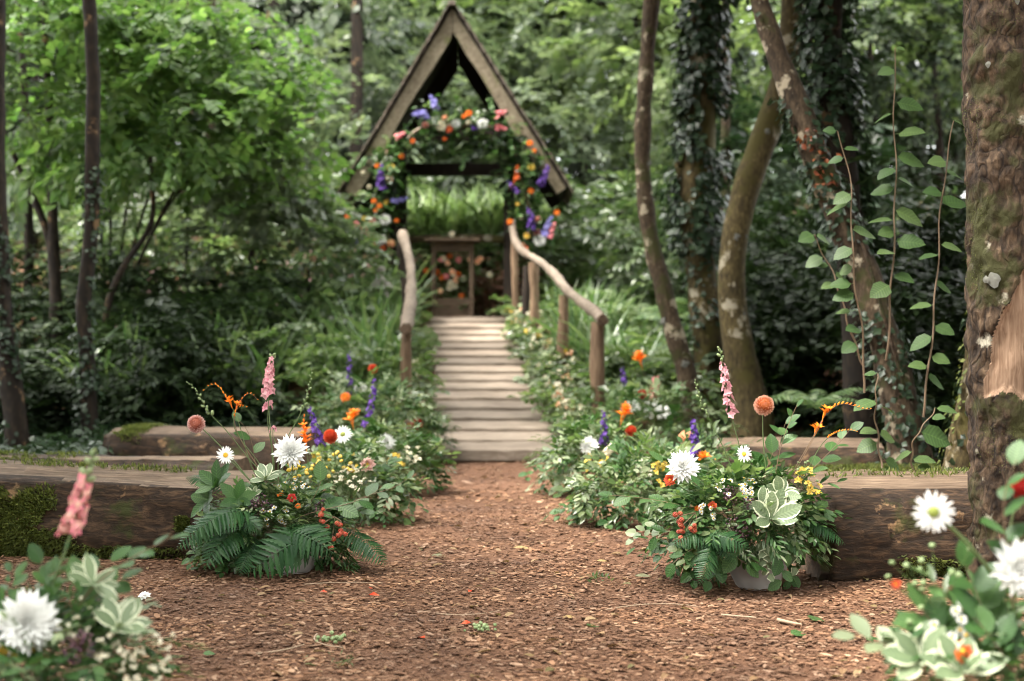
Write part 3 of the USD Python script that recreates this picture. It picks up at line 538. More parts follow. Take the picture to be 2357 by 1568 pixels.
def ivy_on(tree, p, n, size, rad, seed, t0=0., t1=1., name='ivy', mat='ivy', side=None):
    r = np.random.default_rng(seed); t = r.uniform(t0, t1, n) * (len(p) - 1.001); i = t.astype(int); f = (t - i)[:, None]
    c = p[i] * (1 - f) + p[i + 1] * f; a = r.uniform(0, 2 * PI, n); o = np.stack([np.cos(a), np.sin(a), 0 * a], 1)
    den = meshkit.fbm(np.c_[a * 1.2, c[:, 2] * 2.2, 0 * a] + seed, 2, seed); k = den > .40; c, o, n = c[k], o[k], k.sum()
    P = c[:, :3] + o * (c[:, 3:4] + r.uniform(0, rad, (n, 1)) ** 1.0)
    d = o * r.uniform(.1, .9, (n, 1)) + np.stack([r.normal(0, .5, n), r.normal(0, .5, n), -r.uniform(.2, 1, n)], 1)
    lv = leaf(2, .85, .15, .08, p=.75); v = place(lv, P, frames(d, o + [0, 0, .35]), size * r.uniform(.6, 1.3, n)); MB().add(*v).build(name, M[mat], tree, kind='stuff')
def tree(name, label, cat='tree', base=(0, 0, 0), group=None): return thing(name, label, cat, base, group)
def down(px, d, py=None): 
    a = W(px, 0, d); a[2] = gz(a[0], a[1]) - .08; return a

# ---------------------------------------------------------------- trees on the right
# big foreground trunk at the right edge with a torn strip of bark
D0 = 6.1
t = tree('large_tree', 'thick brown trunk at the right edge with lichen spots and a torn bare patch', base=down(2330, D0))
pts = [down(2340, D0), W(2326, 1200, D0), W(2322, 1000, D0), W(2320, 700, D0), W(2314, 400, D0), W(2310, 100, D0), W(2306, -300, D0), W(2290, -1400, D0), W(2250, -3200, D0)]
rad = [.215, .165, .16, .165, .165, .162, .16, .15, .12]
sp = spline(np.c_[np.array(pts), rad], 900)[np.unique(np.r_[np.arange(0, 330), np.linspace(330, 899, 60).astype(int)])]; n_ = len(sp); v, f, u = tube(sp[:, :3], sp[:, 3], 110, .10, 3, 5, True)
ns_ = 110
# bark: ridges everywhere except inside the torn patch, which lies deeper
cen = np.repeat(sp[:, :3], ns_, 0); w = v[:n_ * ns_]; rd = unit((w - cen) * [1, 1, 0])
rid = meshkit.fbm(np.stack([w[:, 0] * 26, w[:, 1] * 26, w[:, 2] * 7], -1), 4, 9); rid2 = meshkit.fbm(w * 11, 3, 4)
pc = W(2318, 775, D0); ax = np.arctan2(rd[:, 0], -rd[:, 1])      # angle round the trunk, 0 = facing down the aisle
zt_, zb_ = W(0, 650, D0)[2], W(0, 905, D0)[2]
tz = (w[:, 2] - zb_) / (zt_ - zb_); lft = -.92 + .95 * np.clip(tz, 0, 1) ** 2.2; dist = np.minimum(np.minimum(ax - lft, 1.25 - ax) * .165, np.minimum(tz, 1.08 - tz) * (zt_ - zb_) * .7) + (meshkit.fbm(w * [14, 14, 5], 4, 8) - .5) * .075
low = (w[:, 2] < W(0, 1010, D0)[2]) & (w[:, 2] > W(0, 1225, D0)[2]); dist = np.where(low, (.16 - np.abs(ax - .42)) * .165 + (meshkit.fbm(w * [16, 16, 4], 4, 5) - .5) * .07, dist); inside = dist > 0
w = w + rd * ((rid - .5) * .05 + (rid2 - .5) * .05)[:, None] * np.where(inside, .25, 1)[:, None] - rd * (ss(-.004, .02, dist) * .022)[:, None]
v[:n_ * ns_] = w
inn = np.append(inside, [False, False]); fi = inn[f].sum(1) >= 2
MB().add(v, f[~fi]).build('trunk', M['barkbig'], t, 60)
MB().add(v, f[fi]).build('bare_patch', M['barewood'], t, 60, label='pale bare wood where the bark has been torn away')
r = np.random.default_rng(77)
k = r.integers(0, n_ * ns_, 45000); k = k[(meshkit.fbm(w[k] * 3.6 + 4, 3, 6) > .535) & ~inside[k] & (w[k][:, 2] < 3.2) & (rd[k][:, 1] < .3)]
MB().add(*place(leaf(2, .3, .1, .1), w[k], frames(rd[k] + r.normal(0, .6, (len(k), 3)) + [0, 0, .3], r.normal(0, 1, (len(k), 3))), r.uniform(.003, .009, len(k)))).build('moss_patch', M['moss'], t, kind='stuff')
for q, (px, py, s) in enumerate(((2262, 648, .028), (2240, 650, .014), (2308, 20, .02), (2345, 170, .014), (2335, 350, .016), (2240, 165, .012))):
    c = W(px, py, D0); i = np.argmin(np.linalg.norm(w - c - [0, -.15, 0], axis=1)); rr = np.random.default_rng(q); th = np.linspace(0, 2 * PI, 13)[:-1]; P0 = w[i] + rd[i] * .006
    X = frames(rd[i], (0, 0, 1))[0]; ring = P0 + (X[:, 1][None] * np.cos(th)[:, None] + X[:, 2][None] * np.sin(th)[:, None] * 1.2) * (s * rr.uniform(.8, 1.15, 12))[:, None]
    MB().add(np.vstack([P0 + rd[i] * .004, ring]), [(0, 1 + a, 1 + (a + 1) % 12) for a in range(12)]).build('lichen_spot', plain('lichen_grey', (.11, .11, .095), .9, 30.) if q == 0 else L + 'lichen_grey', t)
crown(t, W(2300, -2600, D0 + .5) , (3.2, 3.0, 2.0), 900, .75, 'mid', seed=1)

t = tree('mossy_tree', 'mossy tree base half hidden behind the big trunk at the right', base=down(2235, 8.2))
p = trunk(t, [down(2205, 8.2), W(2222, 1040, 8.2), W(2248, 900, 8.2), W(2275, 700, 8.2), W(2300, 300, 8.2), W(2330, -400, 8.2), W(2350, -1800, 8.2)], [.16, .12, .10, .09, .09, .08, .06], 'barkmoss', 12)
ivy_on(t, p, 900, .035, .03, 3, 0, .3, 'moss_patch', 'moss'); ivy_on(t, p, 300, .05, .05, 4, 0, .3)
crown(t, W(2350, -1900, 8.6), (2.6, 2.6, 1.8), 500, .7, 'dark', seed=31)

# leaning trunk with ivy and orange bracket fungus
DL = 9.4
t = tree('leaning_tree', 'leaning trunk with ivy and orange dead leaves rising from right to upper left', base=down(2100, DL))
p = trunk(t, [down(2110, DL), W(2085, 1000, DL), W(2040, 800, DL + .1), W(1985, 620, DL + .2), W(1905, 430, DL + .3), W(1850, 280, DL + .4), W(1795, 140, DL + .5), W(1748, 0, DL + .6), W(1680, -250, DL + .8), W(1600, -900, DL + 1.2), W(1580, -1500, DL + 1.4)],
          [.17, .14, .112, .095, .10, .092, .08, .07, .066, .06, .05], 'barkspot', 21, 20, .3, 90, 4)
ivy_on(t, p, 1500, .06, .06, 5, .0, .33); ivy_on(t, p, 260, .05, .03, 6, .4, .7)
br = spline([W(1985, 560, DL - .05), W(2010, 640, DL - .1), W(2050, 780, DL - .12), W(2085, 900, DL - .1)], 16); MB().add(*tube(br, .012, 6)).build('woody_creeper', M['barkbig'], t)
r = np.random.default_rng(5); b = MB(); n = 40; pyr = 795 - (p[:, 2] - CAMH) / p[:, 1] * FPX; ok = np.where((pyr > 315) & (pyr < 440))[0]; i = ok[r.integers(0, len(ok), n)]; P = p[i][:, :3] + np.stack([r.normal(.0, .05, n), -p[i][:, 3] - .01, r.normal(0, .03, n)], 1)
b.add(*place(leaf(3, .7, .3, .2), P, frames(r.normal(0, .7, (n, 3)) + [0, -.3, -1], r.normal(0, 1, (n, 3))), r.uniform(.03, .06, n)))
b.build('dead_leaf_cluster', leafmat('dead_orange_leaf', [(.10, .022, .007), (.19, .045, .011), (.28, .085, .025)], .2), t, label='cluster of orange brown dead leaves', kind='stuff')
crown(t, W(1560, -1400, DL + 1.5), (2.8, 2.6, 1.6), 800, .75, 'mid', seed=2, thr=.36)

# curved mossy trunk
DM = 13.2
t = tree('curved_tree', 'curved yellowish mossy trunk with white lichen between the ivy clad tree and leaning tree', base=down(1715, DM))
p = trunk(t, [down(1725, DM), W(1722, 900, DM), W(1700, 800, DM), W(1684, 650, DM), W(1700, 500, DM), W(1735, 380, DM), W(1778, 270, DM), W(1812, 130, DM), W(1825, 0, DM), W(1830, -300, DM + .2), W(1850, -900, DM + .2)],
          [.23, .165, .145, .122, .122, .126, .118, .105, .10, .09, .07], 'barkmoss', 14, 20, .18, 80, 2.5)
rr_ = np.random.default_rng(8)
for q in range(8):
    i = int(rr_.uniform(10, 62)); a = rr_.uniform(-1.2, 1.4); o = np.array([math.sin(a), -math.cos(a), 0]); P0 = p[i, :3] + o * (p[i, 3] * 1.02 + .006); s = rr_.uniform(.018, .045); th = np.linspace(0, 2 * PI, 11)[:-1]; X = frames(o, (0, 0, 1))[0]
    ring = P0 - o * .004 + (X[:, 1][None] * np.cos(th)[:, None] + X[:, 2][None] * np.sin(th)[:, None]) * (s * rr_.uniform(.35, 1.3, 10))[:, None]
    MB().add(np.vstack([P0 + o * .004, ring]), [(0, 1 + a_, 1 + (a_ + 1) % 10) for a_ in range(10)]).build('lichen_spot', L + 'lichen_grey', t)
crown(t, W(1850, -900, DM + .4), (3.0, 2.8, 1.8), 900, .8, 'mid', seed=3, thr=.36)

# slim spotted trunk
DS = 13.6
t = tree('slim_tree', 'slim spotted trunk right of the handrail bending slightly in the middle', base=down(1600, DS))
p = trunk(t, [down(1612, DS), W(1596, 930, DS), W(1562, 800, DS), W(1520, 640, DS), W(1486, 470, DS), W(1480, 320, DS), W(1487, 170, DS), W(1500, 0, DS), W(1520, -300, DS), W(1530, -900, DS)], [.13, .10, .095, .085, .082, .078, .075, .075, .07, .05], 'barkspot', 16, 16, .3, 80, 4)
for q in range(6):
    i = int(rr_.uniform(8, 60)); a = rr_.uniform(-1.2, 1.2); o = np.array([math.sin(a), -math.cos(a), 0]); P0 = p[i, :3] + o * (p[i, 3] * 1.02 + .006); s = rr_.uniform(.02, .05); th = np.linspace(0, 2 * PI, 11)[:-1]; X = frames(o, (0, 0, 1))[0]
    ring = P0 - o * .004 + (X[:, 1][None] * np.cos(th)[:, None] + X[:, 2][None] * np.sin(th)[:, None]) * (s * rr_.uniform(.35, 1.3, 10))[:, None]
    MB().add(np.vstack([P0 + o * .004, ring]), [(0, 1 + a_, 1 + (a_ + 1) % 10) for a_ in range(10)]).build('lichen_spot', L + 'lichen_grey', t)
crown(t, W(1535, -950, DS + .2), (2.4, 2.4, 1.6), 420, .75, 'mid', seed=4)

# ivy clad trunks
DI = 14.4
t = tree('ivy_tree', 'ivy clad trunk standing between the slim spotted tree and curved tree', base=down(1625, DI))
p = trunk(t, [down(1640, DI), W(1632, 900, DI), W(1622, 700, DI), W(1600, 480, DI), W(1612, 300, DI), W(1620, 100, DI), W(1625, -200, DI), W(1625, -900, DI)], [.17, .15, .15, .16, .15, .14, .13, .09], 'barkmoss', 17, 14)
trunk(t, [W(1610, 480, DI), W(1585, 430, DI), W(1562, 372, DI)], [.09, .08, .05], 'barkmoss', 18, 10, .2, 8, name='stub')
ivy_on(t, p, 5200, .10, .16, 7, .22, .9); ivy_on(t, p, 700, .07, .05, 9, .0, .3)
crown(t, W(1625, -950, DI), (2.6, 2.4, 1.8), 500, .8, 'ivy', seed=5)
DV = 11.8
t = tree('ivy_tree', 'dark ivy smothered trunk at upper right behind the leaning tree', base=down(1985, DV))
p = trunk(t, [down(1990, DV), W(1970, 700, DV), W(1945, 450, DV), W(1915, 250, DV), W(1905, 50, DV), W(1905, -200, DV), W(1915, -900, DV)], [.15, .13, .13, .13, .12, .12, .08], 'barkdark', 19)
ivy_on(t, p, 6000, .085, .15, 11, .25, .95)
crown(t, W(1915, -1000, DV), (2.9, 2.6, 1.8), 950, .8, 'ivy', seed=6, thr=.35)

# ---------------------------------------------------------------- trees on the left
DT1 = 12.7
t = tree('dark_tree', 'straight dark trunk standing alone at upper left before the bright hazel', base=down(205, DT1))
p = trunk(t, [down(205, DT1), W(206, 950, DT1), W(200, 830, DT1), W(192, 720, DT1), W(208, 560, DT1), W(212, 400, DT1), W(214, 200, DT1), W(205, 0, DT1), W(200, -300, DT1), W(210, -1000, DT1)], [.10, .078, .068, .066, .064, .064, .062, .06, .056, .04], 'barkdark', 22, 14, .25, 70, 4)
ivy_on(t, p, 900, .06, .05, 12, .0, .35)
crown(t, W(160, -1150, DT1), (1.5, 1.5, 1.0), 120, .7, 'mid', seed=7)
t = tree('dark_tree', 'dark trunk cut by the left edge of the view with ivy round its foot', base=down(10, 12.6))
p = trunk(t, [down(40, 12.6), W(28, 900, 12.6), W(8, 760, 12.6), W(-4, 560, 12.6), W(-10, 300, 12.6), W(-8, 0, 12.6), W(0, -900, 12.6)], [.12, .10, .095, .085, .08, .08, .06], 'barkdark', 23)
ivy_on(t, p, 900, .055, .05, 13, .0, .3)
crown(t, W(-160, -1000, 12.6), (2.2, 2.2, 1.5), 350, .75, 'dark', seed=8)
t = tree('forked_tree', 'thin dark forked trunk between the left edge tree and the straight dark trunk', base=down(130, 15.5))
p = trunk(t, [down(135, 15.5), W(132, 760, 15.5), W(126, 640, 15.5), W(122, 540, 15.5), W(120, 440, 15.5), W(112, 250, 15.5), W(100, 0, 15.5)], [.10, .085, .07, .06, .05, .04, .03], 'barkdark', 24)
trunk(t, [W(122, 610, 15.5), W(95, 500, 15.5), W(60, 420, 15.5), W(20, 330, 15.5)], [.05, .04, .035, .02], 'barkdark', 25, 10, .2, 20, name='branch')
crown(t, W(70, 180, 15.8), (1.6, 1.2, 1.1), 260, .55, 'hazel', seed=9)
t = tree('crooked_tree', 'thin crooked dark stem under the bright hazel leaves', base=down(315, 15.2))
p = trunk(t, [down(270, 15.2), W(262, 660, 15.2), W(300, 590, 15.2), W(345, 520, 15.2), W(350, 430, 15.2), W(352, 330, 15.2)], [.04, .035, .032, .03, .025, .02], 'barkdark', 26, 10, .2)
crown(t, W(350, 300, 15.3), (1.3, 1., .9), 160, .5, 'hazel', seed=10)

# big bright hazel leaning towards the aisle
DH = 15.6
t = tree('hazel_tree', 'large bright green hazel with layered leaves filling the upper left', base=down(330, DH + .6))
hb = down(255, DH + 1.6)
for q, tip in enumerate((W(250, 60, DH), W(420, -60, DH), W(560, 120, DH - .2), W(690, 210, DH - .3), W(640, 330, DH - .5), W(140, 120, DH - .2))):
    m = (hb + tip) / 2 + [0, 0, .9]; pp = spline([hb, (hb * .6 + m * .4) + [0, 0, .4], m, tip], 24); MB().add(*tube(pp, np.linspace(.026, .008, 24), 8, .15, q)).build('stem', M['barkdark'], t, 60)
r = np.random.default_rng(42); b = MB(); P = []
for k in range(78):       # layered shelves of leaves, densest along an arch from top left down to the right
    u = r.random(); px = 230 + 490 * u + r.normal(0, 40); top = -120 + 330 * u ** 1.6; py = top + abs(r.normal(0, 1)) * (150 - 40 * u) + r.uniform(0, 110) * (1 - .5 * u)
    c = W(min(px, 745 - max(0, py - 350) * .3), py, DH + r.normal(0, .7)); n = 8 if px < 700 else 6; c[0] = min(c[0], W(735 - max(0, 260 - py) * .35, 0, c[1])[0]); P.append(c + np.stack([r.normal(0, .42, n), r.normal(0, .38, n), r.normal(0, .07, n)], 1))
P = np.vstack(P); P = P[(P[:, 0] - 0) / P[:, 1] * FPX + 1178.5 < 752 - .35 * np.maximum(0, 200 - (795 - (P[:, 2] - CAMH) / P[:, 1] * FPX))]; bush(b, SPRR, P, .42, r, None, 1.2, .12); b.build('crown', M['hazel'], t, kind='stuff')
t = tree('hazel_tree', 'second hazel of duller green leaves at the far upper left edge', base=down(60, 17))
trunk(t, [down(60, 17), W(60, 300, 17), W(40, 0, 17)], [.06, .05, .03], 'barkdark', 27, 8)
crown(t, W(60, 150, 16.6), (2.0, 1.4, 1.5), 260, .5, 'hazel', SPRR, seed=11, thr=.42)
t = tree('hazel_tree', 'low hazel branch with pale leaves hanging just left of the arch', base=down(640, 16.8))
trunk(t, [down(560, 16.8), W(600, 520, 16.8), W(660, 400, 16.8)], [.04, .03, .02], 'barkdark', 28, 8)
crown(t, W(610, 420, 16.4), (.62, .7, .42), 90, .42, 'grey', SPRR, seed=12, thr=.40)
crown(t, W(560, 330, 16.6), (.6, .6, .5), 80, .42, 'hazel', SPRR, seed=13, thr=.40, name='crown')

for q, (px, py, d, rad, n, mat, lab) in enumerate(((430, 520, 16.9, (1.25, .8, 1.0), 330, 'under', 'leafy bush under the bright hazel at left'), (600, 560, 17.0, (1.1, .8, .95), 330, 'grey', 'grey green bush between hazel and arch'), (710, 610, 16.6, (.8, .7, .8), 220, 'under', 'fresh green bush on the bank left of the arch garland'), (110, 600, 18.5, (1.3, .8, .9), 260, 'under', 'sunlit bush seen between the thin dark trunks at far left'), (290, 590, 18.2, (1.2, .8, .9), 260, 'grey', 'pale bush right of the straight dark trunk'), (640, 740, 15.4, (1.0, .7, .55), 240, 'under', 'low leafy bush on the left bank above the dark thicket'))):
    c = W(px, py, d); base = down(px, d); t = tree('bush', lab, 'bush', base); trunk(t, [base, (base + c) / 2, c], [.04, .03, .015], 'barkdark', 170 + q, 6); crown(t, c, rad, int(n * .5), .40, mat, SPRR if q % 2 else SPR, seed=180 + q, thr=.38, name='crown')
# ---------------------------------------------------------------- forest behind
bg = [  # px, py of the crown's middle, depth, radii, sprays, leaf spray size, material, label
    (700, 60, 24, (2.6, 2.2, 1.9), 520, .6, 'grey', 'grey green tree behind the hazel left of the arch peak'),
    (880, 330, 23, (1.5, 1.8, 1.3), 330, .55, 'grey', 'small grey leafed tree beside the left roof slope of the arch'),
    (930, 140, 25, (1.7, 1.8, 1.3), 330, .55, 'grey', 'grey green boughs showing left of the upper arch roof'),
    (1240, 330, 24, (2.1, 2.0, 2.2), 760, .6, 'grey', 'soft grey green tree right of the arch roof'),
    (1330, 60, 26, (2.9, 2.4, 1.9), 820, .65, 'bright', 'bright sunlit tree at the top right of the arch peak'),
    (1430, 480, 22, (1.7, 1.6, 1.6), 520, .5, 'grey', 'pale grey bush behind the slim spotted trunk'),
    (1570, 130, 23, (1.9, 1.8, 1.8), 520, .55, 'bright', 'mid green tree between the slim trunk and ivy clad trunk tops'),
    (1560, 600, 19, (1.4, 1.4, 1.1), 380, .5, 'mid', 'green bush between the slim trunk and ivy clad trunk'),
    (1790, 480, 19, (1.5, 1.4, 1.4), 420, .5, 'ivy', 'dark holly bush right of the curved mossy trunk'),
    (2000, 60, 21, (2.1, 1.8, 1.4), 480, .55, 'bright', 'bright yellow green tree at top right beyond the dark ivy trunk'),
    (1240, 620, 21, (1.4, 1.2, .9), 330, .45, 'grey', 'grey green bush behind the right handrail'),
    (1060, 380, 25, (1.4, 1.2, 1.1), 280, .5, 'dark', 'green bush seen through the arch above the sedges'),
    (70, 60, 22, (2.6, 1.5, 2.3), 800, .55, 'dark', 'dark leafed tree behind the hazel at the far upper left'),
    (2150, 140, 21, (1.9, 1.5, 1.9), 620, .55, 'dark', 'dark leafed tree between the leaning tree and the big right trunk'),
    (1050, 180, 28, (1.5, 1.2, 1.5), 420, .55, 'dark', 'green tree seen through the peak of the arch'),
]
for q, (px, py, d, rad, n, s, mat, lab) in enumerate(bg):
    c = W(px, py, d); base = down(px, d); t = tree('broadleaf_tree' if rad[2] > 1.2 else 'bush', lab, 'tree' if rad[2] > 1.2 else 'bush', base)
    trunk(t, [base, (base + c) / 2 + [.1, 0, 0], c], [.10, .08, .03], 'barkdark', 40 + q, 8)
    crown(t, c, rad, int(n * .62) if mat in ('grey', 'bright') else n, s, mat, SPR if q % 2 else SPRR, seed=60 + q, thr=.43)
# dark firs and tall stems far behind
r = np.random.default_rng(9)
FIR = spray(23, leaf(2, .22, .1, .0), .30, .35, 5, .9)
M['fir'] = leafmat('fir_needle', [(.012, .021, .011), (.02, .033, .016), (.04, .055, .03)], .1, .5)
firx = [-300, 20, 330, 560, 790, 1010, 1230, 1450, 1680, 1930, 2180, 2460]
firl = ['dark tall tree closing the far left of the forest', 'dark tall tree behind the left edge hazel', 'dark tall tree behind the bright hazel', 'dark tall tree in the gap between hazel and arch', 'dark tall tree just left of the arch peak', 'dark tall tree right behind the arch', 'dark tall tree right behind the sunlit tree', 'dark tall tree behind the slim spotted trunk', 'dark tall tree behind the curved trunk', 'dark tall tree behind the leaning tree', 'dark tall tree behind the big right trunk', 'dark tall tree beyond the right edge']
for q, px in enumerate(firx):
    d = 31 + r.uniform(-2.5, 3); base = down(px, d); h = 12 + r.uniform(0, 3); t = tree('dark_forest_tree', firl[q], 'tree', base); trunk(t, [base, base + [.1, 0, h * .6], base + [.1, 0, h]], [.19, .14, .03], 'barkdark', 80 + q, 10)
    n = 1300; hz = r.uniform(.0, 1, n) ** .9; a = r.uniform(0, 2 * PI, n); rad = (1 - hz * .6) * r.uniform(.15, 3.0, n); P = base + np.stack([np.cos(a) * rad, np.sin(a) * rad, hz * h], 1)
    b = MB(); b.add(*place(FIR, P, frames(np.stack([np.cos(a), np.sin(a), r.normal(-.25, .2, n)], 1), np.stack([r.normal(0, .2, n), r.normal(0, .2, n), np.ones(n)], 1)), r.uniform(.9, 1.8, n))); b.build('crown', M['fir'], t, kind='stuff')
for q, (px, d, w, lab) in enumerate(((815, 22.5, .12, 'dark bare trunk just left of the arch peak'), (620, 24, .13, 'bare dark trunk behind the hazel top'), (425, 22, .10, 'pale thin trunk above the hazel at the top'), (478, 22.5, .09, 'thin trunk right of the pale one above the hazel'), (1665, 18, .07, 'thin straight stem directly behind the ivy clad trunk'))):
    base = down(px, d); t = tree('bare_trunk', lab, 'tree', base); trunk(t, [base, W(px + 6, 200, d), W(px - 4, -1200, d)], [w, w * .85, w * .5], 'barkdark' if q in (0, 1, 5) else 'barkbig', 95 + q, 10)
    crown(t, W(px, -1350, d), (1.3, 1.3, 1.0), 70, .8, 'mid', seed=120 + q)
# canopy trees standing beside and behind the viewpoint: they shade the sides of the clearing
side = [(-6.5, 3.5, 6.2), (-8.2, 7.5, 6.4), (7.2, 2.5, 6.0), (7.6, 8.0, 6.4), (-5.5, -5, 6.5), (5.5, -6, 6.5), (0, -9, 6.5), (9.5, 12.5, 6)]
sl = ['tall tree shading the clearing, left of the viewpoint', 'tall tree shading the left log benches', 'tall tree shading the clearing, right of the viewpoint', 'tall tree shading the right log benches', 'tall tree behind the viewpoint on the left', 'tall tree behind the viewpoint on the right', 'tall tree straight behind the viewpoint', 'tall tree beyond the big right trunk']
for q, (x, y, h) in enumerate(side):
    base = np.array([x, y, float(gz(x, y)) - .1]); t = tree('shade_tree', sl[q], 'tree', base); trunk(t, [base, base + [.1, .1, h * .5], base + [0, 0, h]], [.24, .17, .07], 'barkdark', 130 + q, 12)
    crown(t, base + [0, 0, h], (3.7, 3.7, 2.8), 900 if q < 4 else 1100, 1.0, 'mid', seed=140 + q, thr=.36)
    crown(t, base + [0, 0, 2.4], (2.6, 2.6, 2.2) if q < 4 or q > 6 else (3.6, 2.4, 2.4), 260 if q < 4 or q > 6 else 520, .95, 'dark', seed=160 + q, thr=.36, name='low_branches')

# ---------------------------------------------------------------- undergrowth
def scatter(n, x0, x1, y0, y1, r, test=None):
    x, y = r.uniform(x0, x1, n), r.uniform(y0, y1, n); dx_ = x - walk_x(np.clip(y, 12.6, 18.4)); k = (dx_ > np.where(y > 18.9, 0, .66)) | (dx_ < np.where(y > 18.9, 0, -.85))
    if test is not None: k &= test(x, y)
    return x[k], y[k]
r = np.random.default_rng(21)
def undergrowth(name, label, cat, n, reg, mat, tmpl, size, hgt, seed, thr=.35, test=None, lift=.0, flat=1.0):
    r = np.random.default_rng(seed); x, y = scatter(n, *reg, r, test); q = meshkit.fbm(np.stack([x * .9, y * .9, 0 * x + seed], -1), 3, seed); k = q > thr; x, y, q = x[k], y[k], q[k]
    top = hgt * (.35 + 1.3 * (q - thr)); z = gz(x, y) + lift + top * r.random(len(x)) ** .7; b = MB(); bush(b, tmpl, np.stack([x, y, z], 1), size, r, None, flat, -.1); b.build(name, M[mat], None, label=label, cat=cat, kind='stuff')
undergrowth('undergrowth', 'leafy green undergrowth covering the bank left of the boardwalk', 'undergrowth', 2700, (-6.5, -.9, 13.0, 20.5), 'under', SPR, .34, 1.15, 31, test=lambda x, y: x > -2.7 - (y - 13.5) * .55)
undergrowth('undergrowth', 'paler broad leaved plants in the bank left of the arch', 'undergrowth', 900, (-5.5, -1.2, 15.2, 20.5), 'grey', SPRR, .40, 1.5, 32, .42)
undergrowth('undergrowth', 'leafy green undergrowth right of the boardwalk under the trees', 'undergrowth', 2300, (.4, 5.5, 13.2, 21), 'under', SPR, .36, .95, 33, test=lambda x, y: x < 1.8 + (y - 13.2) * .14)
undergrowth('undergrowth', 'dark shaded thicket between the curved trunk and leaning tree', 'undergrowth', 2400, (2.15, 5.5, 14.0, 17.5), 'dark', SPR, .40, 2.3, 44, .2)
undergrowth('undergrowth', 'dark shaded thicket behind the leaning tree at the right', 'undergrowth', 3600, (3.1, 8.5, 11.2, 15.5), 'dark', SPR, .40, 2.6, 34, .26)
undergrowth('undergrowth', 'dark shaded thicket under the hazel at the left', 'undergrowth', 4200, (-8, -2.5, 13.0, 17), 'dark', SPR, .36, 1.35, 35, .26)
undergrowth('undergrowth', 'bushes on the slope behind the arch', 'undergrowth', 5200, (-12, 13, 20, 30), 'mid', SPR, .55, 1.9, 36, .28)
undergrowth('undergrowth', 'green plants on the bank behind the wooden stand', 'undergrowth', 380, (-2.0, .9, 18.95, 19.9), 'under', SPR, .30, .5, 37, .2)
undergrowth('ivy_carpet', 'dark ivy carpet on the ground behind the left log benches', 'ivy', 4200, (-7.5, -1.5, 10.6, 14.2), 'ivy', SPRR, .22, .30, 38, .28)
undergrowth('ivy_carpet', 'dark ivy and litter on the ground behind the right logs', 'ivy', 2600, (1.6, 7.5, 9.6, 13.5), 'ivy', SPRR, .22, .22, 39, .38)
def strap_patch(name, label, n, reg, mat, size, seed, thr=.4, zoff=0., test=None, grp=8):
    r = np.random.default_rng(seed); x, y = scatter(n, *reg, r, test); q = meshkit.fbm(np.stack([x, y, 0 * x + seed], -1), 3, seed); k = q > thr; x, y = x[k], y[k]; m = len(x)
    x = np.repeat(x, grp) + r.normal(0, .05, m * grp); y = np.repeat(y, grp) + r.normal(0, .05, m * grp); P = np.stack([x, y, gz(x, y) + zoff], 1); a = r.uniform(0, 2 * PI, m * grp); kk = r.integers(0, 4, m * grp); S = size * r.uniform(.55, 1.15, m * grp); b = MB()
    R = frames(np.stack([np.cos(a), np.sin(a), 0 * a], 1), np.stack([r.normal(0, .12, m * grp), r.normal(0, .12, m * grp), np.ones(m * grp)], 1))
    for j in range(4):
        w = kk == j; b.add(*place(STRAPS[j], P[w], R[w], S[w]))
    b.build(name, M[mat], None, label=label, cat='grass', kind='stuff')
strap_patch('strap_leaves', 'long arching strap leaves on the bank left of the handrail', 420, (-4.4, -1.2, 13.6, 18.3), 'strap', 1.0, 41, .34)
strap_patch('strap_leaves', 'long arching strap leaves behind the right handrail', 300, (.6, 3.2, 14.6, 19), 'strap', .95, 42)
strap_patch('sedge_clump', 'pale arching sedge leaves on the bank seen through the arch', 110, (-2.1, .5, 20.0, 20.7), 'sedge', 1.0, 43, .1, .20, grp=7)
M['p_balsam'] = petalmat('balsam_petal', (.55, .32, .32), (.6, .42, .40))
# pink balsam flowers dotted in the left bank
b = MB(); n = 90; x = r.uniform(-4.6, -1.5, n); y = r.uniform(15.2, 18.6, n); P = np.stack([x, y, gz(x, y) + r.uniform(.6, 1.3, n)], 1)
b.add(*place(leaf(2, .8, .3, .3), np.repeat(P, 3, 0), frames(r.normal(0, 1, (n * 3, 3)), r.normal(0, 1, (n * 3, 3))), .038)); b.build('balsam_blossom', M['p_balsam'], None, label='tiny pink balsam blossoms dotted through the left bank', cat='blossom', kind='stuff')
# single ferns
def fern(label, c, n, size, mat='fern', tmpl=FRONDLO, seed=0, name='fern', lean=.9, group=None, a0=0., a1=2 * PI):
    r = np.random.default_rng(seed + 500); t = thing(name, label, 'fern', c, group)
    for k in range(n):
        a = a0 + (a1 - a0) * (k + r.uniform(-.3, .3)) / n; d = np.array([math.cos(a), math.sin(a), r.uniform(.35, .9) * lean]); MB().add(*place(tmpl, c + np.array([0, 0, .02]), frames(d, (0, 0, 1)), size * r.uniform(.75, 1.15))).build('frond', M[mat], t)
for q, (px, py, d, n, s, lab) in enumerate(((1880, 905, 11.2, 9, .55, 'dark hart shaped fern clump in the shade right of the curved trunk'), (1480, 800, 14.6, 8, .8, 'fern arching behind the second right handrail post'), (1550, 700, 15.8, 8, .8, 'fern between the slim trunk and handrail'), (1440, 690, 16.5, 8, .75, 'fern high behind the front right handrail post'), (780, 520, 17.3, 9, .85, 'pale fern on the bank left of the arch garland'), (735, 700, 15.6, 8, .7, 'fern low on the left bank near the handrail'), (330, 985, 12.0, 6, .35, 'small pale fern behind the broken log end'))):
    c = W(px, py, d); c[2] = max(c[2] - .25, float(gz(c[0], c[1]))) if q > 0 else c[2] - .15
    fern(lab, c, n, s, 'fernlight' if q in (1, 3, 4, 6) else 'strap', FRONDLO, q)
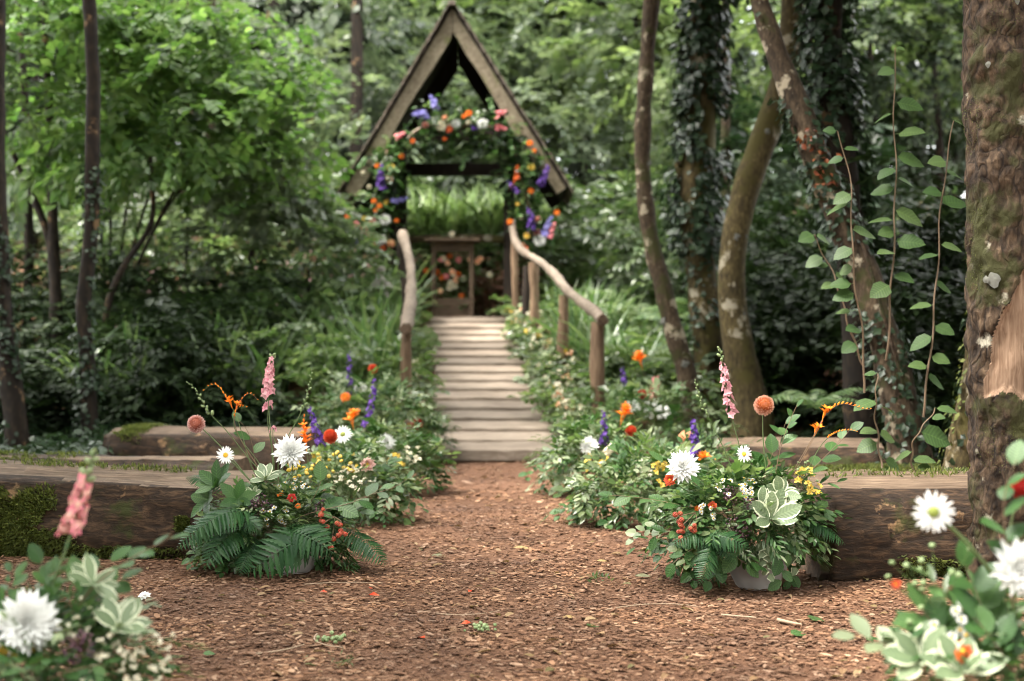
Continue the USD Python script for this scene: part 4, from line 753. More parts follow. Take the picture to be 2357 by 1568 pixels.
# plants lining both edges of the boardwalk
_hd = []
for s, lab, sd in ((-1, 'pale flowering border plants along the left edge of the boardwalk', 51), (1, 'pale flowering border plants along the right edge of the boardwalk', 52)):
    r = np.random.default_rng(sd); t = thing('border_planting', lab, 'border plants', (walk_x(13) + s * .7, 13, 0)); b = MB(); b2 = MB(); n = 620
    y = r.uniform(12.75, 18.0, n); x = walk_x(y) + s * ((.70 if s < 0 else .56) - .05 * (y - 12.6) / 5 + abs(r.normal(0, .17, n))); z = gz(x, y) + .04 + r.uniform(0, .30, n) * np.where(s * (x - walk_x(y)) < .5, .5, 1); P = np.stack([x, y, z], 1)
    bush(b, SPRR, P[:360], .22, r, None, .8, -.2); b.build('green_leaves', M['under'], t, kind='stuff'); bush(b2, SPRR, P[360:], .20, r, None, .8, -.2); b2.build('pale_leaves', M['pale'], t, kind='stuff')
    for k in range(26):
        yb_ = 12.9 + 4.9 * (k + r.random()) / 26; xb_ = walk_x(yb_) + s * ((.76 if s < 0 else .64) + abs(r.normal(0, .13))); _hd.append((s, xb_, yb_, float(gz(xb_, yb_)) + r.uniform(.16, .34), r.uniform(.07, .12), int(r.integers(0, 5)), t))
    for nm, mt, m in (('cream_blossom', 'p_cream', 60), ('peach_blossom', 'p_peach', 22), ('yellow_blossom', 'p_yellow', 9)):
        k = r.integers(0, n, m); bb = MB(); bb.add(*place(leaf(2, .9, -.3, .2), np.repeat(P[k] + [0, 0, .06], 7, 0) + r.normal(0, .012, (m * 7, 3)), frames(r.normal(0, 1, (m * 7, 3)) + [0, 0, .4], (0, 0, 1)), .045)); bb.build(nm, M[mt], t, kind='stuff')
# hazel shoots with round leaves at the right
HZ = leaf(6, .86, .18, .05, p=.72, serr=.05)
def shoot(label, pts, d, leaves, seed, size=1.0):
    r = np.random.default_rng(seed); p = spline([W(px, py, d) for px, py in pts], 30); q_ = np.linspace(0, 1, 30); p[:, 0] += .014 * np.sin(q_ * 9 + seed) * q_ + .006 * np.sin(q_ * 23 + seed * 2); p[:, 1] += .03 * np.sin(q_ * 7 + seed); t = thing('hazel_shoot', label, 'sapling', p[0]); MB().add(*tube(p, np.linspace(.006, .0025, 30), 6)).build('stem', M['stembrown'], t, True)
    for px, py, s in leaves:
        c = W(px, py, d); i = np.argmin(np.abs(p[:, 2] - c[2] - .02)); o = p[i]; sd = 1 if c[0] > o[0] else -1; L_ = s * d / FPX
        dr = np.array([sd * 1., r.uniform(-.9, .6), r.uniform(-.55, .15)]); dist = max(abs(c[0] - o[0]) - L_ * .5, .01); b0 = o + unit(dr) * dist
        MB().add(*tube(np.array([o, (o + b0) / 2 + [0, 0, .004], b0]), .0012, 4)).build('leaf_stalk', M['stem'], t)
        v, f, u = place(HZ, b0, frames(dr, (r.normal(0, .35), -.75 + r.normal(0, .4), 1)), L_ * r.uniform(.75, 1.25)); MB().add(v, f, u).build('leaf', M['shootleaf'], t, True, True)
M['shootleaf'] = leafmat('shoot_leaf', [(.035, .07, .022), (.055, .10, .03), (.08, .125, .042)], .3, .5, .3, vein=.6)
DZ = 7.6
shoot('tall hazel shoot with round leaves standing in front of the leaning trunk', [(1990, 905), (1985, 760), (1962, 600), (1955, 450), (1935, 300)], DZ, [(1928, 290, 34), (1945, 357, 44), (1930, 380, 40), (1952, 450, 52), (1930, 480, 46), (1958, 540, 50), (1935, 570, 46), (1955, 620, 44), (1936, 655, 42), (1950, 690, 44), (1938, 720, 40), (1952, 770, 42), (1945, 795, 36)], 1)
shoot('short hazel shoot leaning left beside the leaning trunk', [(1990, 840), (1950, 740), (1905, 600), (1880, 540)], DZ + .2, [(1860, 530, 40), (1898, 550, 38), (1890, 598, 46), (1912, 622, 34), (1916, 665, 40), (1925, 640, 36)], 2)
shoot('tallest hazel shoot in the middle of the dark gap at the right', [(2040, 830), (2052, 620), (2062, 380), (2064, 110)], DZ, [(2062, 105, 26), (2045, 180, 50), (2095, 235, 54), (2040, 265, 52), (2100, 320, 52), (2090, 375, 60), (2030, 400, 58), (2085, 410, 50), (2035, 440, 56), (2030, 510, 58), (2085, 500, 60), (2040, 540, 48), (2090, 560, 52), (2038, 590, 44), (2080, 575, 44), (2042, 670, 46), (2076, 650, 40)], 3)
shoot('hazel shoot with large leaf standing close to the big trunk', [(2120, 960), (2145, 760), (2170, 500), (2190, 280)], DZ - .3, [(2195, 270, 34), (2165, 385, 44), (2205, 408, 60), (2150, 465, 44), (2205, 487, 66), (2195, 578, 58), (2150, 605, 52), (2180, 662, 58), (2130, 705, 54), (2175, 760, 50), (2128, 790, 50), (2160, 820, 44), (2118, 860, 48), (2145, 880, 44)], 4)
shoot('low hazel shoot just above the right log bench', [(2030, 1115), (2022, 1000), (2010, 860)], DZ - .5, [(2010, 870, 36), (2000, 935, 46), (2040, 940, 38), (2035, 1010, 60), (2025, 1030, 46), (2050, 1085, 46), (2070, 1060, 54), (2000, 1000, 40)], 5)
shoot('two leaved low hazel shoot between log bench and big trunk', [(2110, 1110), (2105, 1020), (2150, 940)], DZ - .6, [(2130, 1005, 66), (2158, 945, 40), (2160, 970, 40), (2105, 1070, 64), (2140, 1080, 48), (2080, 1050, 50)], 6)
# ---------------------------------------------------------------- flowers
GA = PI * (3 - 5 ** .5)
PET = leaf(4, .32, -.14, .34, p=.66)            # pointed cupped petal
PETB = leaf(4, .66, -.25, .6, p=.55)            # short scoop petal
PETD = leaf(3, .26, .06, .12, p=.6, tipw=.06)   # flat daisy petal
PETR = leaf(2, .85, .15, .12, p=.65)            # round petal
ICO = trimesh.creation.icosphere(1); ICO = (np.array(ICO.vertices), np.array(ICO.faces), np.zeros((42, 2)))
ICO0 = trimesh.creation.icosphere(0); ICO0 = (np.array(ICO0.vertices), np.array(ICO0.faces), np.zeros((12, 2)))
def axis_frame(nrm):
    z = unit(nrm); x = unit(np.cross([0.2, 1, .1], z)); return np.stack([x, np.cross(z, x), z], 1)
def head(c, nrm, size, n, th0, th1, r0, r1, l0, l1, tmpl, r, power=.5, up=.0, jit=.06):
    """petals in a golden-angle spiral; th = angle from the axis, r = start radius, l = petal length, all in units of size/2"""
    t = (np.arange(n) + .5) / n; th = th0 + (th1 - th0) * t ** power; ph = np.arange(n) * GA + r.uniform(0, 6)
    th = th + r.normal(0, jit, n); d = np.stack([np.sin(th) * np.cos(ph), np.sin(th) * np.sin(ph), np.cos(th)], 1)
    rr, ll = r0 + (r1 - r0) * t, (l0 + (l1 - l0) * t) * r.uniform(.92, 1.06, n); s = size / 2; F = axis_frame(nrm)
    upv = np.stack([-np.cos(th) * np.cos(ph), -np.cos(th) * np.sin(ph), np.sin(th)], 1); dd = unit(d + upv * up)
    return place(tmpl, c + (d * rr[:, None] * s) @ F.T, frames(dd @ F.T, upv @ F.T), ll * s)
def curve(root, c, bow=.06, n=16, seed=0, endt=None):
    root, c = np.asarray(root, float), np.asarray(c, float); m = (root * .5 + c * .5) + np.random.default_rng(seed).normal(0, 1, 3) * bow * np.linalg.norm(c - root) * [1, 1, .3]
    e = c if endt is None else c - unit(endt) * .012
    return spline([root, m, e], n)
_fs = [0]
FACE = (.0, -1, .45)
def bloom(kind, col, c, size, root, label, cat, nrm=FACE, name=None, group=None, parent=None, sr=.0026, stem='stem', leaves=True):
    """one cut flower: stem from root to the head at c. With parent the flower is a part of that thing"""
    _fs[0] += 1; r = np.random.default_rng(1000 + _fs[0]); nrm = unit(nrm); c = np.asarray(c, float); mat = M['p_' + col]
    t = thing(name or cat.replace(' ', '_'), label, cat, root, group) if parent is None else parent
    pre = '' if parent is None else cat.replace(' ', '_') + '_'
    def put(b, nm, m, sm=True): return b.build(pre + nm if pre else nm, m, t, sm, True)
    st = []
    if kind == 'ball':
        put(MB().add(ICO[0] * size * .26 + c, ICO[1], np.c_[np.zeros(42), np.full(42, .0)]), 'core', mat)
        put(MB().add(*head(c, nrm, size, 104, .02, 2.5, .40, .52, .26, .54, PETB, r, .5, .34, .05)), 'petals', mat)
        st = curve(root, c - nrm * size * .42, seed=_fs[0])
    elif kind == 'decor':
        b = MB(); b.add(ICO[0] * size * .15 + c - nrm * size * .02, ICO[1]); b.add(*head(c, nrm, size, 84, .02, 1.5, .24, .12, .24, .95, PET, r, .52, .16, .06)); b.add(*head(c - nrm * size * .03, nrm, size, 20, 1.45, 1.85, .12, .12, .9, .98, PET, r, 1, .05, .1)); put(b, 'petals', mat)
        st = curve(root, c - nrm * size * .1, seed=_fs[0])
    elif kind == 'daisy':
        b = MB(); n = 22; b.add(*head(c, nrm, size, n, 1.45, 1.62, .2, .2, .78, .82, PETD, r, 1, 0, .08)); put(b, 'petals', mat)
        F = axis_frame(nrm); q = ICO[0] * [.27, .27, .14] * size / 2 @ F.T + c + nrm * size * .02; put(MB().add(q, ICO[1], ICO[2]), 'centre', M['centre' if size < .09 or col != 'white' else 'centregreen'] if size > .088 else M['centre'])
        st = curve(root, c - nrm * .004, seed=_fs[0])
    elif kind == 'zinnia':
        b = MB(); b.add(*head(c, nrm, size, 46, .3, 1.5, .1, .2, .4, .8, PETR, r, .6, .1, .08)); put(b, 'petals', mat); st = curve(root, c - nrm * size * .1, seed=_fs[0])
        F = axis_frame(nrm); put(MB().add(ICO[0] * [.2, .2, .2] * size / 2 @ F.T + c + nrm * size * .08, ICO[1], ICO[2]), 'centre', M['centre'])
    st = np.asarray(st)
    put(MB().add(*tube(st, np.linspace(sr * 1.15, sr * .85, len(st)), 6)), 'stem', M[stem])
    return t
def spike(kind, col, pts, d, size, label, cat, t0=.45, name=None, parent=None, n=26, topgreen=.12, sr=.0028, group=None):
    """flower spike along the stem through the photo points pts (root first) at depth d; florets from fraction t0 to the tip"""
    _fs[0] += 1; r = np.random.default_rng(3000 + _fs[0]); P = np.array([W(px, py, d) if len(q) == 0 else W(px, py, q[0]) for px, py, *q in pts]); p = spline(P, 40)
    t = thing(name or cat.replace(' ', '_'), label, cat, P[0], group) if parent is None else parent; pre = '' if parent is None else cat.replace(' ', '_') + '_'
    T = unit(np.gradient(p, axis=0)); b, g = MB(), MB(); k = np.arange(n); f = (t0 + (1 - t0) * ((k + .5) / n) ** .95) * 38.9; i = f.astype(int); c0 = p[i] * (1 - (f - i))[:, None] + p[i + 1] * (f - i)[:, None]
    ph = k * GA + r.uniform(0, 6); X = frames(T[i], (.3, -1, .2)); side = X[:, :, 1] * np.cos(ph)[:, None] + X[:, :, 2] * np.sin(ph)[:, None]
    fr = (k + .5) / n; sc = size * (1.08 - .62 * fr) * r.uniform(.75, 1.15, n)
    for j in range(n):
        o = unit(side[j] + T[i[j]] * (.35 if kind != 'snap' else .15)); c = c0[j] + o * sc[j] * .32; F = axis_frame(o)
        if kind == 'bud' or fr[j] > 1 - topgreen:
            s = sc[j] * (.42 if kind != 'bud' else .30); Fb = frames(unit(o + T[i[j]] * .8), (0, 0, 1))[0]; g.add(ICO[0] * [s, s * .62, s * .62] @ Fb.T + c0[j] + o * s * .9, ICO[1], ICO[2])
            if kind == 'bud': g.add(*tube(np.array([c0[j], c0[j] + o * s * .9]), .001, 4, cap=False))
            continue
        if kind == 'snap':   # two lipped: a throat, two lobes up, three ruffled lobes down
            w = sc[j]; u = unit(T[i[j]] - o * np.dot(T[i[j]], o)); sdv = np.cross(o, u)
            b.add(ICO[0] * [w * .30, w * .26, w * .26] @ np.stack([o, sdv, u], 1).T + c0[j] + o * w * .34, ICO[1], np.c_[np.zeros(42), np.full(42, .1)])
            for a_, l_, dn in ((.5, .62, 1), (-.5, .62, 1), (.9, .5, -1), (0, .56, -1), (-.9, .5, -1)):
                dd = unit(u * dn * .9 + sdv * a_ + o * .55 + r.normal(0, .15, 3)); b.add(*place(leaf(4, .8, .5, -.25, p=.55, serr=.12), c0[j] + o * w * .5, frames(dd, o), w * l_))
        else:
            m = 5; an = np.arange(m) * 2 * PI / m + r.uniform(0, 6); dd = np.stack([np.cos(an), np.sin(an), np.full(m, .35)], 1) @ F.T
            b.add(*place(PETR, np.repeat([c], m, 0), frames(dd, o), sc[j] * .56 * r.uniform(.85, 1.1, m)))
            b.add(*place(PETR, np.repeat([c + o * sc[j] * .05], 3, 0), frames(np.stack([np.cos(an[:3] + .5), np.sin(an[:3] + .5), np.full(3, .9)], 1) @ F.T, o), sc[j] * .34))
    b.build(pre + 'florets', M['p_' + col] if col else M['bud'], t, True, True); len(g.v) > 2 and g.build(pre + 'buds', M['bud'], t, True, True)
    MB().add(*tube(p, np.linspace(sr, sr * .5, 40), 6)).build(pre + 'stem', M['stem'], t, True, True)
    return t
def crocosmia(pts, d, label, opened=2, parent=None, t0=.62, n=13, size=.026, col='crocosmia', group=None):
    _fs[0] += 1; r = np.random.default_rng(5000 + _fs[0]); P = np.array([W(px, py, q[0] if q else d) for px, py, *q in pts]); p = spline(P, 50); t = thing('crocosmia', label, 'crocosmia', P[0], group) if parent is None else parent; pre = '' if parent is None else 'crocosmia_'
    T = unit(np.gradient(p, axis=0)); b, o_ = MB(), MB()
    for k in range(n):
        f = (t0 + (1 - t0) * k / (n - 1)) * 48.9; i = int(f); c = p[i] * (1 - f + i) + p[i + 1] * (f - i); up = unit(np.array([0, -.25, 1]) + r.normal(0, .15, 3)); q = unit(T[i] * .75 + up * (.7 if k % 2 else .45) + np.cross(T[i], up) * (.45 if k % 2 else -.45)); s = size * (1.15 - .75 * k / n)
        if k < opened:
            F = axis_frame(q); an = np.arange(6) * PI / 3; e = c + q * s * 1.2; v, f2, u = tube(np.array([c, c + q * s * .6, e]), [.0014, .003, .006], 7, cap=False); o_.add(v, f2, u)
            o_.add(*place(leaf(3, .42, .15, .15, p=.8), np.repeat([e], 6, 0), frames(np.stack([np.cos(an), np.sin(an), np.full(6, .75)], 1) @ F.T, q), s * 1.15))
        else:
            F = frames(q, (0, 0, 1))[0]; b.add(ICO[0] * [s * .45, s * .17, s * .17] @ F.T + c + q * s * .45, ICO[1], ICO[2])
    o_.build(pre + 'open_flowers', M['p_' + col], t, True, True); b.build(pre + 'buds', M['p_' + col], t, True, True)
    MB().add(*tube(p, np.linspace(.0025, .001, 50), 6)).build(pre + 'stem', M['stembrown' if r.random() < .5 else 'stem'], t, True, True)
    return t
def cluster(kind, c, rad, n, label, cat, root, size=.02, col='white', nrm=FACE, parent=None, name=None, flat=.45, group=None):
    """branched head of many small flowers or berries"""
    _fs[0] += 1; r = np.random.default_rng(7000 + _fs[0]); t = thing(name or cat.replace(' ', '_'), label, cat, root, group) if parent is None else parent; c = np.asarray(c, float); F = axis_frame(nrm); pre = '' if parent is None else cat.replace(' ', '_') + '_'
    a = r.uniform(0, 2 * PI, n); q = np.sqrt(r.random(n)); P = c + np.stack([np.cos(a) * q * rad, np.sin(a) * q * rad, r.uniform(-flat, flat, n) * rad - q * q * rad * .25], 1) @ F.T; b, ce, s = MB(), MB(), MB(); hub = c - unit(nrm) * rad * 1.1
    for j in range(n):
        o = unit(nrm + r.normal(0, .35, 3))
        if kind == 'loose' and size >= .036: MB().add(*head(P[j], o, size, 9, .6, 1.5, .1, .15, .5, .85, PETR, r, .7, .1, .1)).build(pre + 'flower', M['p_' + col], t, True, True)
        elif kind == 'mini': b.add(*head(P[j], o, size, 11, 1.4, 1.6, .25, .25, .75, .8, leaf(2, .42, .05, .1, p=.6), r, 1, 0, .08)); ce.add(ICO0[0] * size * .17 + P[j] + o * size * .03, ICO0[1])
        elif kind == 'button': b.add(ICO[0] * [size * .5, size * .5, size * .34] @ axis_frame(o).T + P[j], ICO[1], ICO[2])
        elif kind == 'berry':
            R_ = size * .5 * r.uniform(.75, 1.1); v = ICO[0] * R_
            if size > .013: nb = 26; k = np.arange(nb); z = 1 - 2 * (k + .5) / nb; ph = k * GA; D = np.stack([np.sqrt(1 - z * z) * np.cos(ph), np.sqrt(1 - z * z) * np.sin(ph), z], 1); b.add(*place(ICO0, P[j] + D * R_ * .8, np.repeat(np.eye(3)[None], nb, 0), R_ * .34)); b.add(v * .8 + P[j], ICO[1], ICO[2])
            else: b.add(*place(ICO0, P[j][None], np.eye(3)[None], R_))
        elif kind == 'loose': b.add(*place(PETR, np.repeat([P[j]], 5, 0), frames(r.normal(0, 1, (5, 3)) + np.asarray(o) * .4, o), size * .55))
        s.add(*tube(np.array([hub, (hub + P[j]) / 2 + r.normal(0, .004, 3), P[j] - o * size * .1]), .0008, 4, cap=False))
    m = M[{'berry': 'berryred' if size > .013 else 'berrydark'}.get(kind, 'bud' if col == 'bud' else 'p_' + col)]
    b.build(pre + ('berries' if kind == 'berry' else 'flowers'), m, t, True, True, kind='stuff'); ce.build(pre + 'centres', M['centre'], t, True, True, kind='stuff')
    s.add(*tube(curve(root, hub, seed=_fs[0]), .0018, 6)); s.build(pre + 'stems', M['stembrown' if kind == 'berry' else 'stem'], t, True, True)
    return t
BEECH = leaf(9, .66, .12, .05, p=.9, serr=.045); OVAL = leaf(6, .50, .10, .06, p=1.1); IVYL = leaf(4, .9, .12, .05, p=.7, serr=.14); LANCE = leaf(5, .26, .2, .08)
def twig(label, pts, d, n, size, seed, lf=None, mat='beech', cat='leafy twig', name='leafy_twig', t0=.2, spread=.9, stem='stembrown', face=-.5, sr=.0022, group=None):
    """a branch whose alternate leaves are each a part"""
    r = np.random.default_rng(9000 + seed); P = np.array([W(px, py, q[0] if q else d) for px, py, *q in pts]); p = spline(P, 30); t = thing(name, label, cat, P[0], group); T = unit(np.gradient(p, axis=0)); lf = lf or BEECH
    MB().add(*tube(p, np.linspace(sr, sr * .4, 30), 6)).build('stem', M[stem], t, True, True)
    for k in range(n):
        f = (t0 + (1 - t0) * (k + .5) / n) * 28.9 if k < n - 1 else 28.99; i = int(f); c = p[i]; up = unit(np.array([r.normal(0, .3), face + r.normal(0, .25), .9])); sd = unit(np.cross(up, T[i])) * (1 if k % 2 else -1)
        dd = unit(T[i] * (.75 if k < n - 1 else 2) + sd * spread + r.normal(0, .14, 3)); MB().add(*place(lf, c, frames(dd, up), size * r.uniform(.75, 1.12) * (1 - .25 * k / n))).build('leaf', M[mat], t, True, True)
    return t
def rosette(label, c, nrm, n, size, seed, mat='varieg', lf=None, root=None, cat='variegated sprig', name='variegated_sprig', th=1.05, group=None):
    r = np.random.default_rng(9500 + seed); t = thing(name, label, cat, c, group); F = axis_frame(nrm); lf = lf or leaf(7, .46, .16, .07, p=1.25, tipw=.0)
    for k in range(n):
        a = k * 2 * PI / n * (1 if n < 7 else 1) + r.normal(0, .15) + (k >= 6) * .5; h = (th if k < 6 else .55) + r.normal(0, .15); d = np.array([math.sin(h) * math.cos(a), math.sin(h) * math.sin(a), math.cos(h)]) @ F.T
        MB().add(*place(lf, np.asarray(c), frames(d, nrm), size * (1 if k < 6 else .65) * r.uniform(.8, 1.12))).build('leaf', M[mat], t, True, True)
    if root is not None: MB().add(*tube(curve(root, c, seed=seed), .002, 6)).build('stem', M['stem'], t, True, True)
    return t
def fern_frond(label, a, e, size=None, seed=0, tmpl=None, face=(0, -.6, 1), mat='fern', group=None):
    """one cut frond from a to e"""
    a, e = np.asarray(a, float), np.asarray(e, float); ln = np.linalg.norm(e - a) * 1.12; tm = tmpl or FROND; tip = tm[0][np.argmax(tm[0][:, 0])]; t = thing('fern_frond', label, 'fern frond', a, group)
    # turn the template so that its tip falls on e
    R = frames(e - a, face)[0]; ang = math.atan2(-tip[2], tip[0]); ca, sa = math.cos(ang), math.sin(ang); Q = np.array([[ca, 0, -sa], [0, 1, 0], [sa, 0, ca]]); V = tm[0] @ Q.T; V = V / (V[np.argmax(tm[0][:, 0])][0]) * np.linalg.norm(e - a)
    MB().add(V @ R.T + a, tm[1], tm[2]).build('leaflets', M[mat], t); MB().add(*tube(np.array([a - (e - a) * .1, a + (e - a) * .1]), .0018, 5)).build('stalk', M['stem'], t, True, True)
    return t
def filler(label, c, rad, n, seed, mats=(('bush', .6), ('under', .3), ('pale', .1)), size=.15, zmin=.03, tm=None, hole=None):
    """the mass of cut greenery that hides the bowl: not countable, one object"""
    r = np.random.default_rng(9900 + seed); t = thing('greenery', label, 'greenery', c); tag(t, kind='stuff'); c = np.asarray(c, float)
    d = unit(r.normal(0, 1, (n, 3)) + [0, 0, .55]); q = r.uniform(.25, 1, (n, 1)) ** .6; P = c + d * q * np.asarray(rad); k = P[:, 2] > zmin
    if hole is not None: k &= ~((P[:, 1] < c[1]) & (np.abs(P[:, 0] - hole[0]) < hole[2]) & (P[:, 2] < hole[1]))
    P, d = P[k], d[k]; w = r.random(len(P)); lo = 0
    for m, fr in mats:
        s = (w >= lo) & (w < lo + fr); lo += fr; b = MB(); bush(b, tm or SPRB, P[s], size, r, d[s] + [0, 0, -.25], 1, .1); b.build('leaves', M[m], t, False, True, kind='stuff')
    b = MB(); k = r.integers(0, len(P), 60)
    for j in k: b.add(*tube(np.array([c - [0, 0, rad[2] * .3], (c + P[j]) / 2 + [0, 0, .03], P[j]]), .0016, 4, cap=False))
    b.build('stems', M['stem'], t, True, True, kind='stuff')
    return t
SPRB = [spray(9, leaf(4, .52, .14, .08, serr=.05), .34, .3, 60), spray(11, leaf(4, .42, .12, .08), .30, .25, 61), spray(8, leaf(4, .72, .12, .06, p=.85, serr=.07), .36, .3, 62), spray(13, leaf(3, .24, .2, .1), .34, .25, 63)]
def bowl(label, px, pyb, r_top, h, flare=.8):
    d = depth_of(pyb); c = W(px, pyb, d); c[1] += r_top * .8; c[2] = gz(c[0], c[1]); t = thing('bowl', label, 'bowl', c); z = c[2]
    prof = [(0, z), (r_top * flare * .8, z), (r_top * flare * .95, z + .012), (r_top * .95, z + h * .6), (r_top, z + h), (r_top - .008, z + h + .003), (r_top - .012, z + h - .005), (r_top * flare * .85, z + .03), (0, z + .02)]
    v, f = lathe(c[0], c[1], prof, 40); MB().add(v, f).build('shell', M['bowl'], t, 40); return c
# ================================================================ arrangements along the aisle
# ---- front left bowl
cL = bowl('pale clay bowl almost hidden by fern under the front left arrangement', 655, 1300, .15, .12)
dL = cL[1]
rootL = cL + [0, 0, .17]
filler('mixed green leaves filling the front left bowl', cL + [-.06, .04, .15], (.34, .26, .20), 520, 1, size=.13, hole=(cL[0], .08, .10))
rL = lambda px, py=1120: W(px, py, dL - .02)
bloom('ball', 'pink', W(450, 975, dL - .05), .098, rL(585), 'pink ball dahlia on a tall stem leaning left above the front left bowl', 'dahlia', (-.1, -1, .25))
bloom('daisy', 'white', W(519, 1048, dL - .1), .082, rL(590), 'white daisy with yellow eye beside the pink ball dahlia', 'daisy', (.35, -1, .15))
bloom('decor', 'white', W(668, 1040, dL - .1), .158, rL(660), 'large white dahlia at the centre of the front left arrangement', 'dahlia', (.02, -1, .45))
spike('floret', 'palepink', [(628, 1100), (620, 960), (618, 890), (628, 815)], dL, .050, 'tall pale pink larkspur spike rising from the front left bowl', 'larkspur', .66, n=26)
spike('floret', 'palepink', [(628, 1100), (622, 1010), (618, 940), (622, 925)], dL + .03, .042, 'short pink larkspur tuft below the tall pink spike at left', 'larkspur', .9, n=5, topgreen=0)
spike('floret', 'palepink', [(632, 1100), (640, 1030), (628, 995), (632, 982)], dL + .03, .034, 'smallest pink larkspur tuft left of the large white dahlia', 'larkspur', .9, n=4, topgreen=0)
spike('bud', None, [(640, 1110), (560, 1040), (515, 985), (478, 945), (455, 905), (428, 878)], dL + .02, .036, 'green budded larkspur stem arching to the upper left of the pink ball dahlia', 'larkspur', .68, n=16)
spike('bud', None, [(645, 1110), (655, 1020), (690, 955), (705, 915), (718, 848)], dL + .05, .036, 'green budded larkspur stem slanting up right of the tall pink spike', 'larkspur', .62, n=14)
crocosmia([(600, 1110), (560, 1010), (540, 950), (520, 915), (500, 888), (470, 898)], dL + .02, 'orange crocosmia spray curling over above the pink ball dahlia', 2, t0=.66, n=11, size=.022)
crocosmia([(610, 1110), (548, 1000), (540, 960), (553, 925), (568, 908), (592, 920)], dL + .04, 'slender amber crocosmia spray hooking right beside the pink larkspur', 0, t0=.66, n=11, size=.018)
crocosmia([(606, 1110), (560, 1020), (538, 960), (548, 940), (566, 938)], dL + .05, 'small orange crocosmia tuft where two sprays cross at left', 2, t0=.86, n=5, size=.022)
twig('single beech twig standing behind the daisy at left', [(600, 1110), (585, 1050), (565, 985), (548, 968)], dL + .1, 3, .085, 1, t0=.35)
cluster('mini', W(632, 1182, dL - .17), .055, 14, 'tight cluster of tiny white feverfew at the front of the left arrangement', 'feverfew', rootL, .026, nrm=(.05, -1, .5))
cluster('mini', W(670, 1108, dL - .05), .085, 17, 'loose white feverfew below the large white dahlia at left', 'feverfew', rootL, .024, nrm=(.05, -.5, 1), flat=.25)
cluster('button', W(690, 1078, dL + .05), .08, 16, 'golden yellow button flowers right under the large white dahlia', 'tansy', rootL, .02, 'yellow', nrm=(.05, -.4, 1), flat=.25)
cluster('berry', W(592, 1165, dL - .14), .06, 90, 'dusky purple elderberry head left of the white feverfew', 'elderberry', rootL, .010, nrm=(-.2, -1, .4))
cluster('berry', W(575, 1205, dL - .16), .035, 45, 'small purple elderberry head low among the ferns', 'elderberry', rootL, .009, nrm=(-.2, -1, .1))
cluster('berry', W(740, 1165, dL - .1), .035, 30, 'brownish elderberry head right of the red zinnia', 'elderberry', rootL, .009, nrm=(.2, -1, .4))
bloom('zinnia', 'red', W(672, 1147, dL - .12), .052, rootL, 'small dark red zinnia in the front left arrangement', 'zinnia', (.1, -.9, .7))
bloom('zinnia', 'orange', W(645, 1140, dL - .1), .036, rootL, 'small half open orange marigold beside the dark red zinnia', 'marigold', (-.2, -.5, 1))
bloom('zinnia', 'orange', W(686, 1165, dL - .14), .032, rootL, 'tiny yellow orange marigold under the dark red zinnia', 'marigold', (.1, -.9, .5))
MB().add(*place(PETR, W(517, 1203, dL - .3)[None], frames(np.array([[1, 0, -.15]]), np.array([[0, -.6, 1]])), .045)).build('fallen_petal', M['p_orange'], None, True, True, label='orange petal lying on a fern frond of the front left arrangement', cat='petal')
rosette('variegated cream edged leaves in the middle of the left arrangement', W(612, 1105, dL - .08), (-.1, -.7, .9), 9, .085, 1, root=rootL)
rosette('small variegated sprig left of the elderberries', W(583, 1140, dL - .12), (-.3, -1, .5), 6, .05, 2, root=rootL)
rosette('whorl of toothed green leaves at the far left of the left arrangement', W(500, 1120, dL - .08), (-.5, -.8, .8), 9, .12, 3, 'beech', leaf(8, .46, .12, .06, p=1.1, serr=.07), rootL, 'green sprig', 'green_sprig')
rosette('low drooping green leaves at the left of the left arrangement', W(480, 1150, dL - .05), (-.8, -.8, .3), 6, .10, 4, 'beech', leaf(8, .55, .2, .06, p=1., serr=.06), rootL, 'green sprig', 'green_sprig')
rosette('broad toothed leaves left of the purple elderberries', W(545, 1150, dL - .13), (.2, -1, .4), 6, .095, 5, 'bush', leaf(8, .5, .2, .06, p=1., serr=.06), rootL, 'green sprig', 'green_sprig')
for q, (a, e, tm, fc, lab) in enumerate((
    ((560, 1170, -.15), (408, 1262, -.30), FROND, (0, -.8, .9), 'dark fern frond drooping far left from the front left bowl'),
    ((590, 1185, -.18), (440, 1235, -.42), FROND2, (0, -.6, 1), 'broad fern frond fanning left under the elderberries'),
    ((570, 1215, -.16), (470, 1310, -.40), FROND2, (-.2, -1, .6), 'fern frond hanging to the ground left of the clay bowl'),
    ((590, 1235, -.16), (552, 1325, -.34), FROND, (.1, -1, .5), 'narrow fern frond dropping to the ground before the left bowl'),
    ((745, 1225, -.18), (570, 1322, -.42), FROND2, (.1, -1, .5), 'glossy fern frond sweeping left across the front of the left bowl'),
    ((640, 1225, -.2), (770, 1275, -.40), FROND2, (0, -.9, .7), 'glossy fern frond sweeping right across the front of the left bowl'),
    ((790, 1215, -.05), (888, 1302, -.20), FROND, (.4, -.8, .7), 'fern frond reaching right to lie on the wood chips'),
    ((520, 1130, .02), (428, 1098, .05), FROND, (-.1, -.6, 1), 'fern frond rising at the back left of the left arrangement'),
    ((560, 1190, -.2), (600, 1225, -.36), FROND, (0, -1, .5), 'short fern frond under the white feverfew'),
    ((700, 1215, -.12), (760, 1250, -.3), FROND2, (0, -1, .6), 'short fern frond under the red berries'))):
    fern_frond(lab, W(a[0], a[1], dL + a[2]), W(e[0], e[1], dL + e[2]), None, q, tm, fc)
twig('beech twig with broad pleated leaves pointing right beside the red berries', [(690, 1190), (760, 1170), (830, 1150), (880, 1120)], dL - .12, 7, .115, 2, t0=.15)
twig('beech twig rising right of the dark red zinnia', [(700, 1180), (725, 1140), (740, 1105)], dL - .05, 4, .11, 3, t0=.3)
